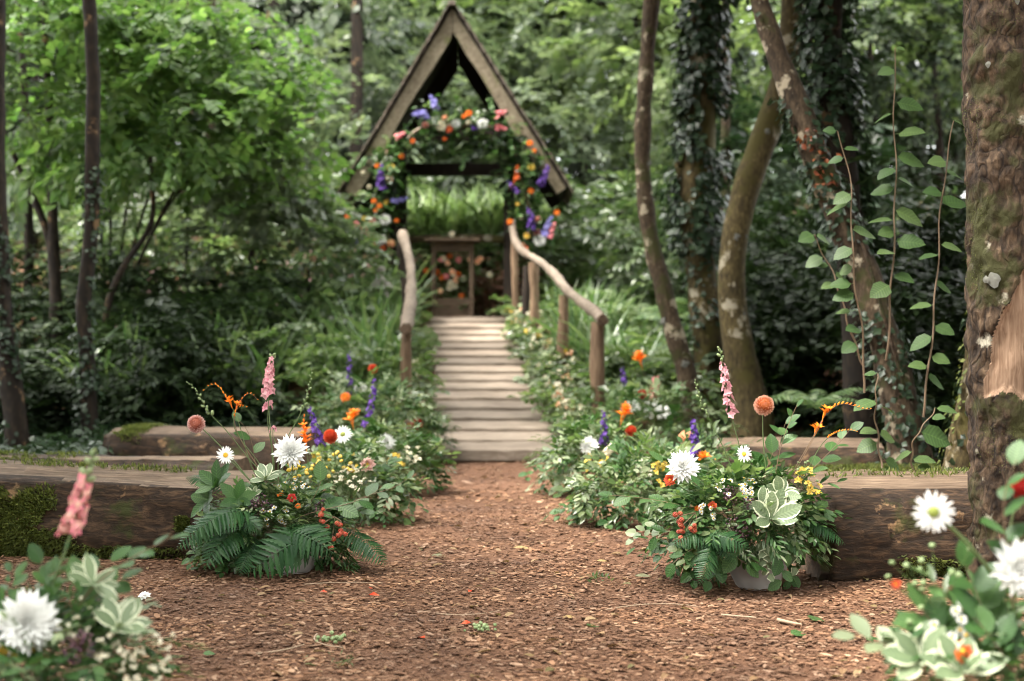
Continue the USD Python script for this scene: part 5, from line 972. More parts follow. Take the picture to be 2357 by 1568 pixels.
twig('drooping beech leaves at the right end of the left arrangement', [(720, 1180), (800, 1175), (860, 1180)], dL - .05, 6, .10, 4)
twig('light curling twig at the far right of the left arrangement', [(790, 1170), (850, 1140), (910, 1120), (940, 1100)], dL + .25, 6, .07, 5, OVAL)
for q, (px, py, n) in enumerate(((738, 1180, 4), (745, 1205, 3), (785, 1200, 3), (790, 1230, 5), (762, 1250, 3), (728, 1228, 2))):
    cluster('berry', W(px, py, dL - .22), .022, n, ('topmost', 'second', 'right hand', 'largest', 'lowest', 'left hand')[q] + ' red berry bunch at the right of the front left arrangement', 'red berries', W(770, 1190, dL - .15), .022, nrm=(.1, -1, .1), name='berry_bunch')

# ---- front right bowl
cR = bowl('pinkish grey clay bowl showing under the front right arrangement', 1752, 1338, .130, .135, .72)
dR = cR[1]; rootR = cR + [0, 0, .2]
filler('mixed green leaves filling the front right bowl', cR + [-.06, .06, .26], (.33, .26, .19), 520, 2, size=.125, zmin=.12, hole=(cR[0], .17, .13))
rR = lambda px, py=1130: W(px, py, dR - .02)
spike('floret', 'palepink', [(1720, 1120), (1700, 1020), (1678, 930), (1668, 870), (1655, 798)], dR, .043, 'tall pale pink larkspur spike rising from the front right bowl', 'larkspur', .50, n=27, topgreen=.22)
spike('bud', None, [(1690, 1120), (1660, 1020), (1625, 950), (1600, 872)], dR + .02, .034, 'green budded larkspur stem left of the tall spike on the right', 'larkspur', .66, n=14)
bloom('ball', 'coral', W(1760, 932, dR - .05), .102, rR(1770), 'coral orange ball dahlia on a tall straight stem in the right arrangement', 'dahlia', (.02, -1, .3))
bloom('decor', 'white', W(1571, 1075, dR - .1), .145, rR(1660, 1150), 'white pointed dahlia at the left of the right arrangement', 'dahlia', (-.1, -1, .4))
bloom('daisy', 'white', W(1713, 1045, dR - .1), .075, rR(1765), 'white daisy turned sideways on a hooked stem in the right arrangement', 'daisy', (-.75, -.8, .1))
crocosmia([(1800, 1130), (1840, 1060), (1880, 990), (1910, 945), (1940, 930), (1975, 938), (2003, 942)], dR + .02, 'vivid orange crocosmia spray arching right above the log bench', 2, t0=.60, n=14, size=.024)
crocosmia([(1805, 1130), (1850, 1050), (1880, 995), (1892, 972)], dR + .04, 'short orange crocosmia below the vivid arching spray', 2, t0=.8, n=6, size=.024)
crocosmia([(1815, 1130), (1870, 1060), (1910, 1005), (1940, 992), (1972, 994)], dR + .05, 'amber crocosmia buds low at the right of the right arrangement', 0, t0=.68, n=11, size=.018)
twig('hazel twig with three round leaves right of the coral ball dahlia', [(1785, 1110), (1800, 1020), (1822, 960), (1836, 930)], dR, 5, .06, 6, leaf(6, .9, .1, .05, p=.75), t0=.45, stem='stembrown')
twig('beech twig rising behind the daisy in the right arrangement', [(1770, 1130), (1790, 1060), (1800, 1000), (1810, 970)], dR + .1, 7, .10, 7)
twig('beech twig reaching right towards the log bench', [(1830, 1130), (1880, 1070), (1930, 1020), (1960, 985)], dR + .08, 7, .085, 8, t0=.25)
twig('dark beech twig in the middle of the right arrangement', [(1740, 1140), (1760, 1090), (1780, 1040)], dR + .05, 6, .11, 9)
twig('long beech twig pointing left over the aisle from the right bowl', [(1690, 1190), (1600, 1170), (1500, 1150), (1400, 1140)], dR - .1, 9, .10, 10, t0=.15, spread=.6)
twig('beech twig rising at the left of the right arrangement', [(1680, 1180), (1620, 1130), (1560, 1085), (1520, 1060)], dR - .02, 7, .095, 11, t0=.2)
twig('low drooping twig left of the red berries at right', [(1700, 1215), (1600, 1215), (1520, 1230), (1455, 1265)], dR - .1, 8, .09, 12, OVAL, t0=.25)
twig('toothed leaf twig at the right of the yellow marigolds', [(1810, 1150), (1870, 1120), (1930, 1110)], dR + .05, 6, .10, 13, LANCE, 'bush')
twig('oak leaf twig beside the log bench end', [(1800, 1180), (1860, 1170), (1925, 1180)], dR, 6, .075, 14)
twig('beech leaves hanging over the front of the right bowl', [(1745, 1240), (1790, 1270), (1800, 1320), (1795, 1375)], dR - .17, 6, .08, 15, t0=.1, face=-1)
twig('ivy trail hanging over the right side of the right bowl', [(1780, 1220), (1820, 1260), (1832, 1310)], dR - .12, 7, .055, 16, IVYL, 'varieg', face=-1)
twig('pale ivy trail hanging in front of the right bowl', [(1740, 1230), (1725, 1270), (1740, 1300)], dR - .16, 6, .055, 17, IVYL, 'varieg', face=-1)
twig('pale ivy trail over the middle of the right bowl', [(1765, 1225), (1760, 1270), (1770, 1325)], dR - .19, 8, .05, 21, IVYL, 'varieg', face=-1)
twig('short leafy trail at the right rim of the right bowl', [(1800, 1230), (1815, 1275)], dR - .17, 5, .07, 22, face=-1)
twig('trailing twig with two round leaves left of the right bowl', [(1680, 1240), (1665, 1300), (1630, 1340)], dR - .2, 4, .06, 18, leaf(6, .85, .1, .05, p=.8), t0=.5, face=-1)
twig('leafy twig dipping to the wood chips far left of the right bowl', [(1690, 1220), (1600, 1260), (1545, 1300)], dR - .2, 6, .085, 19, t0=.3)
twig('large beech leaf over the left side of the right bowl', [(1700, 1240), (1690, 1265), (1720, 1300)], dR - .2, 3, .09, 20, t0=.5, face=-1)
rosette('big variegated rosette low in the right arrangement', W(1775, 1195, dR - .2), (.1, -1, .5), 8, .125, 11, root=rootR, lf=leaf(7, .5, .12, .06, p=1.3))
rosette('variegated cream edged rosette above the big one at right', W(1795, 1140, dR - .15), (.05, -1, .4), 8, .085, 12, root=rootR, lf=leaf(7, .62, .14, .06, p=1.3))
rosette('single pair of variegated leaves left of the rosettes', W(1752, 1165, dR - .15), (-.3, -1, .4), 4, .10, 13, root=rootR)
cluster('mini', W(1692, 1112, dR - .1), .085, 22, 'wide flat feverfew head in the middle of the right arrangement', 'feverfew', rootR, .024, nrm=(0, -.5, 1), flat=.2)
cluster('mini', W(1718, 1135, dR - .15), .04, 9, 'tight feverfew bunch beside the purple elderberries at right', 'feverfew', rootR, .025, nrm=(.1, -1, .4))
cluster('mini', W(1625, 1180, dR - .15), .04, 8, 'small feverfew bunch right of the red berries at right', 'feverfew', rootR, .022, nrm=(-.1, -1, .4))
cluster('berry', W(1690, 1140, dR - .13), .045, 70, 'brown elderberry head under the wide feverfew', 'elderberry', rootR, .009, nrm=(0, -1, .5))
cluster('berry', W(1728, 1170, dR - .17), .05, 80, 'dark purple elderberry head left of the rosettes', 'elderberry', rootR, .010, nrm=(0, -1, .3))
cluster('berry', W(1700, 1215, dR - .19), .055, 90, 'lowest dark elderberry head above the right bowl', 'elderberry', rootR, .010, nrm=(0, -1, .2))
for q, (px, py, n) in enumerate(((1565, 1190, 5), (1568, 1212, 7), (1572, 1235, 6), (1598, 1210, 5))):
    cluster('berry', W(px, py, dR - .22), .026, n, ('top', 'middle', 'bottom', 'right hand')[q] + ' bunch of bright red berries at the left of the right arrangement', 'red berries', W(1600, 1180, dR - .12), .021, nrm=(-.1, -1, .1), name='berry_bunch')
bloom('zinnia', 'redorange', W(1542, 1105, dR - .08), .062, rR(1650, 1170), 'red petalled flower just under the white pointed dahlia', 'zinnia', (-.3, -1, .2))
bloom('zinnia', 'redorange', W(1640, 1165, dR - .13), .045, rootR, 'small orange red marigold among the right arrangement leaves', 'marigold', (-.1, -1, .6))
bloom('zinnia', 'orange', W(1605, 1172, dR - .1), .04, rootR, 'small orange marigold behind the feverfew bunch at right', 'marigold', (-.1, -.7, .9))
cluster('loose', W(1862, 1107, dR - .05), .06, 14, 'pale yellow marigolds at the right of the right arrangement', 'marigold', rootR, .042, 'yellow', nrm=(.2, -.8, .7), flat=.3)
cluster('button', W(1850, 1075, dR), .08, 9, 'green flower buds above the pale yellow marigolds', 'buds', rootR, .014, 'bud', nrm=(.2, -.3, 1), flat=.3)
for q, (a, e, tm, fc, lab) in enumerate((
    ((1660, 1225, -.15), (1545, 1255, -.25), FROND, (0, -.7, 1), 'dark fern frond pointing left below the red berries at right'),
    ((1620, 1235, -.2), (1725, 1262, -.3), FROND2, (0, -.9, .7), 'glossy fern frond lying over the rim of the right bowl'),
    ((1640, 1245, -.2), (1610, 1345, -.32), FROND, (0, -1, .4), 'fern frond hanging left of the right bowl'),
    ((1830, 1190, .0), (1945, 1255, -.05), FROND, (.3, -.5, 1), 'dark fern frond drooping right before the log bench'),
    ((1650, 1240, -.2), (1690, 1300, -.28), FROND2, (0, -1, .4), 'short fern frond touching the left rim of the right bowl'))):
    fern_frond(lab, W(a[0], a[1], dR + a[2]), W(e[0], e[1], dR + e[2]), None, 20 + q, tm, fc)

# ---- arrangements further back
def back(label, px, pyb, rad, n, seed, mats=(('bush', .45), ('under', .3), ('pale', .25))):
    d = depth_of(pyb); c = W(px, pyb, d); c[2] = gz(c[0], c[1]) + rad[2] * .75; filler(label, c, rad, n, seed, mats, .17, .02); return c, c[1]
c, d = back('green leaves of the second arrangement at left', 800, 1185, (.36, .30, .22), 240, 3); B2 = (c, d)
c, d = back('green leaves of the third arrangement at left', 888, 1120, (.38, .36, .25), 260, 4); B3 = (c, d)
c, d = back('green leaves of the rear left arrangement by the handrail post', 850, 1060, (.62, .40, .42), 320, 5); B4 = (c, d)
c, d = back('green leaves of the arrangement beside the lowest plank at left', 962, 1052, (.20, .24, .24), 130, 6); B5 = (c, d)
c, d = back('green leaves of the second arrangement at right', 1480, 1190, (.40, .30, .22), 250, 7); C2 = (c, d)
c, d = back('green leaves of the third arrangement at right', 1385, 1120, (.46, .34, .26), 280, 8); C3 = (c, d)
c, d = back('green leaves of the rear right arrangement by the handrail post', 1480, 1060, (.70, .40, .38), 340, 9); C4 = (c, d)
c, d = back('low green leaves linking the right arrangements', 1590, 1170, (.34, .26, .24), 150, 10); C5 = (c, d)
def rt(B, px): a = B[0] + [0, 0, -.05]; return np.array([a[0] * .5 + W(px, 0, B[1])[0] * .5, a[1], a[2]])
def bl(kind, col, px, py, B, sz, label, cat, nrm=FACE, dd=-.15): return bloom(kind, col, W(px, py, B[1] + dd), sz * (B[1] + dd) / FPX, rt(B, px), label, cat, nrm, sr=.0035)
d2 = B2[1]
bl('ball', 'redorange', 760, 1003, B2, 40, 'orange red ball dahlia right of the large white dahlia', 'dahlia', dd=-.3)
bl('daisy', 'white', 789, 1000, B2, 44, 'white daisy partly behind the orange red ball dahlia', 'daisy', dd=.0)
spike('dense', 'purple', [(735, 1100), (738, 1025), (725, 980), (712, 938)], d2 - .2, .052, 'purple delphinium spike left of the orange red ball dahlia', 'delphinium', .42, n=17, topgreen=.0)
crocosmia([(712, 1110), (706, 1040), (700, 990), (700, 960)], d2 - .3, 'orange crocosmia right behind the large white dahlia', 5, t0=.45, n=8, size=.04)
cluster('button', W(762, 1060, d2 - .2), .15, 34, 'flat yellow tansy heads below the orange red ball dahlia', 'tansy', rt(B2, 762), .024, 'yellow', nrm=(0, -.5, 1), flat=.16)
cluster('loose', W(805, 1100, d2 - .3), .12, 26, 'cream white lacy flowers above the beech leaves at left', 'lace flower', rt(B2, 805), .04, 'cream', nrm=(0, -.6, 1), flat=.3)
bl('zinnia', 'pink', 846, 1070, B2, 40, 'pink dahlia at the right of the second left arrangement', 'dahlia', dd=-.2)
bl('decor', 'white', 889, 1020, B3, 46, 'white dahlia of the third left arrangement', 'dahlia', dd=-.2)
spike('dense', 'purple', [(850, 1060), (846, 970), (856, 920), (862, 872)], B3[1], .06, 'purple delphinium spike beside the handrail post at left', 'delphinium', .42, n=17, topgreen=.0)
crocosmia([(830, 1060), (818, 1000), (815, 960), (826, 948)], B3[1], 'orange crocosmia bunch left of the third left arrangement', 5, t0=.6, n=8, size=.05)
bl('zinnia', 'orange', 795, 915, B4, 28, 'small orange zinnia standing left of the purple delphinium', 'zinnia', dd=-.4)
bl('ball', 'redorange', 858, 848, B4, 27, 'small orange red dahlia highest in the rear left arrangement', 'dahlia', dd=.2)
spike('dense', 'purple', [(812, 1000), (808, 900), (804, 850), (802, 808)], B4[1], .06, 'thin dark purple delphinium highest at the rear left', 'delphinium', .45, n=16, topgreen=0.)
bl('decor', 'white', 830, 895, B4, 34, 'blurred white flower in the rear left arrangement', 'dahlia', dd=0)
bl('ball', 'red', 960, 975, B5, 32, 'red ball dahlia before the left edge of the lowest plank', 'dahlia', dd=-.3)
bl('zinnia', 'palepink', 942, 978, B5, 34, 'pale pink flower touching the red ball dahlia at left', 'dahlia', dd=-.2)
bl('zinnia', 'cream', 1000, 1015, B5, 42, 'cream rose beside the lowest plank at left', 'rose', dd=-.3)
cluster('loose', W(912, 1060, B3[1] - .3), .05, 9, 'yellow flower bunch at the right of the third left arrangement', 'yellow flower', rt(B3, 912), .05, 'yellow', nrm=(0, -.8, .6))
cluster('loose', W(945, 1045, B3[1] - .3), .10, 18, 'greenish cream lace flowers at the right edge of the left arrangements', 'lace flower', rt(B3, 945), .045, 'cream', nrm=(0, -.6, 1), flat=.3)
bl('ball', 'redorange', 1453, 992, C3, 33, 'orange red ball dahlia in the third right arrangement', 'dahlia', dd=-.1)
bl('ball', 'red', 1479, 906, C4, 26, 'small red dahlia standing above the right arrangements', 'dahlia', dd=0)
bl('decor', 'white', 1356, 1027, C3, 46, 'white dahlia low beside the handrail post at right', 'dahlia', dd=-.3)
bl('decor', 'white', 1457, 938, C4, 38, 'white dahlia above the orange red ball dahlia at right', 'dahlia', dd=-.2)
cluster('loose', W(1515, 942, C4[1] - .2), .11, 20, 'cream white blossom bunch right of the upper white dahlia', 'white blossom', rt(C4, 1515), .06, 'white', nrm=(0, -.8, .7))
spike('dense', 'purple', [(1390, 1080), (1391, 1020), (1390, 985), (1389, 945)], C3[1] - .2, .055, 'purple delphinium spike before the right handrail post', 'delphinium', .40, n=15, topgreen=.0)
spike('dense', 'purple', [(1445, 960), (1440, 900), (1436, 870), (1432, 845)], C4[1] + .4, .065, 'purple delphinium furthest back at the right', 'delphinium', .45, n=14, topgreen=0.)
spike('dense', 'purple', [(1606, 1110), (1602, 1045), (1598, 1000), (1596, 968)], C5[1] - .1, .062, 'thick purple delphinium beside the white pointed dahlia', 'delphinium', .42, n=18, topgreen=.0)
bl('ball', 'peach', 1580, 1006, C5, 42, 'peach dahlia half hidden behind the thick purple delphinium', 'dahlia', dd=.15)
crocosmia([(1500, 960), (1490, 880), (1475, 840), (1470, 815)], C4[1] + .5, 'orange crocosmia standing highest in the rear right arrangement', 6, t0=.75, n=8, size=.06)
crocosmia([(1420, 1040), (1428, 980), (1440, 945), (1440, 930)], C3[1] + .3, 'orange crocosmia tuft left of the upper white dahlia', 5, t0=.55, n=8, size=.05)
crocosmia([(1560, 1130), (1600, 1080), (1625, 1052), (1645, 1058)], C5[1] - .3, 'orange crocosmia spray left of the tall pink larkspur at right', 4, t0=.6, n=10, size=.03)
spike('snap', 'rose', [(1500, 960), (1505, 920), (1508, 895), (1510, 868)], C4[1] + .2, .085, 'pink snapdragon behind the small red dahlia', 'snapdragon', .45, n=14, topgreen=.1)
spike('snap', 'cream', [(1380, 1070), (1395, 1045), (1405, 1030), (1412, 1015)], C3[1] - .3, .06, 'white snapdragon right of the low white dahlia', 'snapdragon', .3, n=9, topgreen=.1)
cluster('loose', W(1372, 1060, C3[1] - .35), .075, 14, 'yellow flower bunch under the low white dahlia at right', 'yellow flower', rt(C3, 1372), .06, 'yellow', nrm=(0, -.8, .6))
cluster('loose', W(1527, 1085, C2[1] - .2), .07, 14, 'yellow flower bunch left of the white pointed dahlia', 'yellow flower', rt(C2, 1527), .045, 'yellow', nrm=(0, -.8, .6))
cluster('loose', W(1490, 1075, C2[1]), .09, 16, 'cream lace flowers in the second right arrangement', 'lace flower', rt(C2, 1490), .04, 'cream', nrm=(0, -.7, .9))
twig('light green leafy twig reaching over the aisle from the third right arrangement', [(1390, 1080), (1320, 1090), (1250, 1098)], C3[1] - .3, 6, .13, 31, OVAL, 'under')
twig('fern green twig low at the right edge of the left arrangements', [(880, 1130), (930, 1120), (985, 1115)], B3[1] - .3, 7, .12, 32, LANCE, 'bush')

# ---- foreground left flowers
dF = 3.45
cF = np.array([W(40, 0, dF)[0], dF, .0])
cb = thing('bowl', 'clay bowl under the flowers at the lower left corner', 'bowl', cF); MB().add(*lathe(cF[0], cF[1], [(0, .0), (.11, .0), (.145, .12), (.135, .125), (.10, .03), (0, .02)], 36)).build('shell', M['bowl'], cb, 40)
filler('green leaves of the arrangement at the lower left corner', cF + [.05, .04, .16], (.27, .24, .17), 300, 21, (('bush', .65), ('beech', .25), ('pale', .1)), .12)
rF = cF + [.02, 0, .2]
spike('snap', 'snap', [(95, 1480), (120, 1350), (150, 1270), (185, 1150), (222, 1032)], dF, .046, 'tall pink snapdragon in the foreground at left', 'snapdragon', .56, n=20, topgreen=.42, sr=.0045)
twig('leafy lower stem of the foreground snapdragon at left', [(95, 1480), (120, 1350), (155, 1262)], dF - .01, 14, .06, 41, LANCE, 'beech', stem='stem', t0=.05)
bloom('decor', 'white', W(62, 1432, dF - .08), .155, rF + [-.05, 0, 0], 'large white dahlia at the lower left corner', 'dahlia', (.25, -1, .35))
bloom('zinnia', 'yellow', W(72, 1488, dF - .06), .045, rF + [-.05, 0, 0], 'small yellow flower under the lower left white dahlia', 'zinnia', (.1, -1, .3))
bloom('zinnia', 'yellow', W(6, 1510, dF - .1), .085, rF + [-.1, 0, 0], 'bright yellow flower cut by the left edge', 'zinnia', (.3, -1, .3))
rosette('variegated rosette at the lower left', W(275, 1445, dF - .05), (.25, -.8, .8), 9, .078, 41, root=rF, lf=leaf(7, .5, .12, .06, p=1.2))
rosette('upper variegated sprig beside the pink snapdragon', W(215, 1345, dF), (.5, -.7, .6), 8, .08, 42, root=rF, lf=leaf(7, .42, .12, .06, p=1.1))
twig('hazel twig with three leaves reaching right at lower left', [(180, 1400), (250, 1320), (320, 1275), (400, 1235)], dF, 5, .075, 42, t0=.45)
twig('dark leaf twig behind the pink snapdragon', [(150, 1400), (200, 1330), (260, 1290)], dF + .1, 6, .085, 43, mat='bush')
twig('leafy twig at the foot of the foreground snapdragon', [(80, 1480), (110, 1380), (95, 1290)], dF + .04, 8, .075, 46, mat='bush')
twig('broad green leaves right of the foreground snapdragon', [(110, 1450), (210, 1380), (285, 1330)], dF + .02, 8, .08, 47, t0=.3)
twig('dark drooping leaves at the lower left', [(130, 1420), (200, 1400), (260, 1400)], dF + .05, 6, .085, 44, mat='bush')
twig('grey green leaves at the lower left edge of the view', [(120, 1560), (180, 1540), (240, 1530)], dF - .12, 6, .08, 45, OVAL, 'bush')
cluster('loose', W(320, 1500, dF - .05), .09, 34, 'spray of tiny white blossom at the lower left', 'white blossom', rF, .02, 'cream', nrm=(.4, -.7, .7), flat=.5)
cluster('loose', W(255, 1535, dF - .12), .08, 26, 'low spray of tiny white blossom at the bottom left', 'white blossom', rF, .02, 'cream', nrm=(.2, -.9, .5), flat=.5)
cluster('loose', W(180, 1420, dF - .06), .05, 12, 'small white blossom between dahlia and variegated rosette', 'white blossom', rF, .018, 'cream', nrm=(.2, -.9, .5), flat=.5)
cluster('berry', W(180, 1490, dF - .1), .04, 60, 'brown elderberry head at the lower left', 'elderberry', rF, .009, nrm=(.1, -1, .3))
# ---- foreground right flowers
dG = 3.3
cG = np.array([W(2330, 0, dG)[0] , dG, .0])
cb = thing('bowl', 'clay bowl under the flowers at the lower right corner', 'bowl', cG); MB().add(*lathe(cG[0], cG[1], [(0, .0), (.11, .0), (.145, .12), (.135, .125), (.10, .03), (0, .02)], 36)).build('shell', M['bowl'], cb, 40)
filler('green leaves of the arrangement at the lower right corner', cG + [.0, .05, .17], (.24, .2, .17), 150, 22, (('bush', .65), ('beech', .25), ('pale', .1)), .15)
rG = cG + [.0, 0, .22]
bloom('daisy', 'white', W(2148, 1179, dG - .05), .098, W(2290, 1330, dG), 'big white daisy with green eye in the right foreground', 'daisy', (-.12, -1, .12), sr=.0045)
bloom('decor', 'white', W(2345, 1305, dG - .05), .135, rG, 'white dahlia cut by the right edge in the foreground', 'dahlia', (.1, -1, .3))
bloom('ball', 'red', W(2352, 1125, dG), .06, rG + [.02, 0, 0], 'crimson dahlia at the right edge', 'dahlia', (-.2, -1, .2))
twig('beech twig with broad leaves at the right edge under the crimson dahlia', [(2330, 1400), (2320, 1280), (2310, 1180), (2340, 1060)], dG - .02, 8, .085, 51, t0=.2)
twig('big beech leaf standing up in the right foreground', [(2240, 1560), (2180, 1480), (2120, 1400)], dG, 5, .12, 52, t0=.4)
twig('pale leaves reaching left along the bottom right', [(2200, 1560), (2080, 1500), (1960, 1460)], dG, 6, .09, 53, OVAL, 'pale', t0=.35)
twig('dark broad leaves in the right foreground', [(2300, 1500), (2260, 1400), (2220, 1300)], dG + .03, 7, .11, 54, mat='bush')
twig('lower dark leaves at the bottom right', [(2340, 1560), (2290, 1480), (2240, 1420)], dG - .06, 7, .10, 55, mat='bush')
rosette('variegated rosette at the bottom right', W(2120, 1520, dG - .08), (-.3, -.8, .8), 8, .095, 51, root=rG, lf=leaf(7, .55, .12, .06, p=1.2))
rosette('second variegated rosette at the bottom right corner', W(2215, 1548, dG - .14), (0, -.7, .9), 8, .10, 52, root=rG, lf=leaf(7, .55, .12, .06, p=1.2))
cluster('button', W(2140, 1310, dG), .11, 16, 'green flower buds in the right foreground', 'buds', rG, .016, 'bud', nrm=(-.3, -.4, 1), flat=.5)
twig('narrow light leaves among the buds in the right foreground', [(2270, 1500), (2200, 1400), (2130, 1320)], dG + .02, 12, .07, 56, LANCE, 'under', stem='stem', t0=.15)
cluster('mini', W(2190, 1450, dG - .08), .045, 9, 'small feverfew in the right foreground', 'feverfew', rG, .026, nrm=(-.2, -1, .4))
bloom('zinnia', 'rust', W(2215, 1502, dG - .12), .065, rG, 'rust orange zinnia at the bottom right', 'zinnia', (-.2, -.7, .7))
bloom('zinnia', 'redorange', W(2062, 1345, dG + .05), .03, rG, 'tiny orange bud flower at the left of the right foreground', 'zinnia', (-.5, -1, .3))

for s, x, y, z, sz, k, t in _hd:      # pale blossom heads of the border plants
    MB().add(*head(np.array([x, y, z]), (-s * .3, -.7, .8), sz, 26, .1, 1.7, .3, .4, .4, .6, PETR, np.random.default_rng(int(y * 1000)), .6, .2, .12)).build('blossom', M['p_' + ('cream', 'peach', 'cream', 'palegreen', 'yellow')[k]], t, True, True)
# ================================================================ garlands on the arch
def garland(label, segs, n, seed, wd=.15):
    n = int(n * 1.7)
    """greenery wired along the arch; its flowers are its parts"""
    r = np.random.default_rng(8000 + seed); P = np.array([W(px, py, d) for px, py, d in segs]); p = spline(P, 40); t = thing('flower_garland', label, 'garland', p[20]); q = p[r.integers(0, 40, n)] + r.normal(0, .15, (n, 3)) * [wd / .15, .5, .9] + [0, .05, 0]
    for m, k in (('bush', .5), ('ivy', .4), ('under', .25)):
        s = r.random(n) < k; b = MB(); bush(b, SPRR, q[s], .17, r, r.normal(0, 1, (s.sum(), 3)) + [0, -.5, 0], .8, 0); b.build('greenery', M[m], t, kind='stuff')
    MB().add(*tube(p, .02, 6)).build('wire_core', M['stembrown'], t); return t
gd = DA - .16
def gfl(t, items):
    for kind, col, px, py, sz, *ex in items:
        c = W(px, py, gd - .14)
        if kind == 'sp':
            x, y = ex; _a = (px - x, py - y); spike('dense', col, [(px - x * .5, py - y * .5), (px, py), (px + x * .5, py + y * .5)], gd - .16, sz * gd / FPX, None, 'delphinium' if col in ('purple', 'blue') else 'snapdragon', 0, parent=t, n=15, topgreen=0)
        else: bloom(kind, col, c, sz * (.95 if kind == 'zinnia' else 1.05) * gd / FPX, c + [0, .2, -.05], None, 'dahlia' if kind in ('ball', 'decor') else 'zinnia', parent=t, nrm=(0, -1, .2))
g1 = garland('flower garland with white dahlias across the arch tie beam', [(940, 318, gd), (985, 290, gd), (1050, 290, gd), (1110, 290, gd), (1160, 300, gd)], 120, 1)
gfl(g1, [('sp', 'blue', 998, 235, 16, -16, -34), ('sp', 'blue', 966, 262, 18, -34, 0), ('decor', 'cream', 1015, 290, 26), ('decor', 'white', 1049, 285, 22), ('decor', 'white', 1111, 285, 26), ('ball', 'peach', 1025, 272, 18), ('zinnia', 'orange', 1079, 261, 20), ('zinnia', 'orange', 1068, 268, 14), ('sp', 'rose', 1153, 260, 14, 24, -6), ('sp', 'rose', 1152, 294, 14, 24, 6), ('sp', 'rose', 921, 311, 13, 20, -12), ('ball', 'pink', 979, 287, 18), ('zinnia', 'redorange', 1034, 298, 20), ('zinnia', 'rust', 1024, 320, 14), ('ball', 'cream', 1078, 282, 14), ('sp', 'purple', 1092, 296, 10, 12, 2), ('zinnia', 'rust', 950, 325, 16)])
g2 = garland('flower garland hanging down the left arch post', [(892, 345, gd), (890, 400, gd), (890, 450, gd), (876, 500, gd), (858, 550, gd)], 190, 2, .10)
gfl(g2, [('sp', 'purple', 877, 408, 20, 0, -58), ('sp', 'blue', 920, 461, 13, 36, -8), ('sp', 'blue', 808, 540, 18, -36, -22), ('sp', 'rose', 826, 525, 16, -18, -30), ('sp', 'rose', 845, 540, 14, 14, 22), ('zinnia', 'orange', 868, 382, 16), ('zinnia', 'orange', 924, 360, 16), ('zinnia', 'yellow', 899, 385, 22), ('zinnia', 'redorange', 895, 412, 24), ('zinnia', 'orange', 860, 463, 17), ('zinnia', 'orange', 873, 474, 16), ('zinnia', 'orange', 865, 485, 14), ('zinnia', 'yellow', 889, 466, 16), ('ball', 'pink', 857, 510, 22), ('decor', 'white', 886, 506, 27), ('zinnia', 'orange', 913, 508, 15), ('zinnia', 'orange', 800, 498, 16), ('zinnia', 'yellow', 838, 503, 14), ('decor', 'white', 839, 550, 22), ('decor', 'white', 877, 552, 27), ('ball', 'peach', 900, 560, 22), ('zinnia', 'redorange', 882, 571, 18), ('zinnia', 'orange', 864, 558, 16), ('ball', 'cream', 836, 398, 14), ('ball', 'cream', 850, 430, 14)])
g3 = garland('flower garland hanging down the right arch post', [(1182, 335, gd), (1192, 380, gd), (1208, 440, gd), (1222, 500, gd), (1225, 545, gd)], 190, 3, .11)
gfl(g3, [('zinnia', 'orange', 1219, 330, 19), ('zinnia', 'orange', 1229, 347, 15), ('zinnia', 'yellow', 1223, 386, 22), ('sp', 'purple', 1252, 405, 18, 20, -44), ('sp', 'rust', 1190, 400, 14, 4, -40), ('sp', 'purple', 1182, 432, 14, -28, -30), ('ball', 'pink', 1178, 428, 16), ('zinnia', 'orange', 1222, 440, 19), ('sp', 'purple', 1222, 508, 20, -8, -58), ('sp', 'blue', 1261, 520, 18, 18, -44), ('sp', 'rose', 1270, 530, 14, 14, -34), ('ball', 'pink', 1238, 505, 18), ('ball', 'pink', 1236, 535, 20), ('zinnia', 'orange', 1282, 490, 18), ('zinnia', 'orange', 1174, 511, 19), ('zinnia', 'yellow', 1213, 543, 20), ('decor', 'white', 1242, 553, 30), ('ball', 'peach', 1202, 565, 16), ('zinnia', 'redorange', 1210, 572, 16), ('ball', 'cream', 1200, 500, 14), ('zinnia', 'yellow', 1191, 470, 12)])
# flowers under and beside the stand
t = thing('flower_bunch', 'russet and cream flowers standing inside the wooden stand', 'flowers', W(1045, 700, 18.35)); r = np.random.default_rng(6); b = MB(); P = W(1045, 640, 18.35) + r.normal(0, 1, (130, 3)) * [.17, .06, .20]; bush(b, SPRR, P, .16, r, None, .8); b.build('leaves', M['under'], t, kind='stuff')
for col, n in (('peach', 9), ('cream', 8), ('rust', 7), ('rose', 4)):
    for k in range(n): c = W(1045 + r.normal(0, 34), 640 + r.normal(0, 38), 18.2); bloom('zinnia', col, c, .10, c + [0, .1, -.15], None, 'zinnia', parent=t, nrm=(0, -1, .3))
b = MB(); P = np.stack([r.uniform(-1.1, .1, 330), r.uniform(18.6, 19.1, 330), lz + .05 + r.uniform(0, .62, 330)], 1); bush(b, SPRR, P, .20, r, None, .8); b.build('copper_leaves', leafmat('copper_leaf', [(.11, .05, .032), (.21, .10, .065), (.06, .07, .03)], .2), None, label='copper brown and green leaves on the bank behind the wooden stand', cat='leaves', kind='stuff')

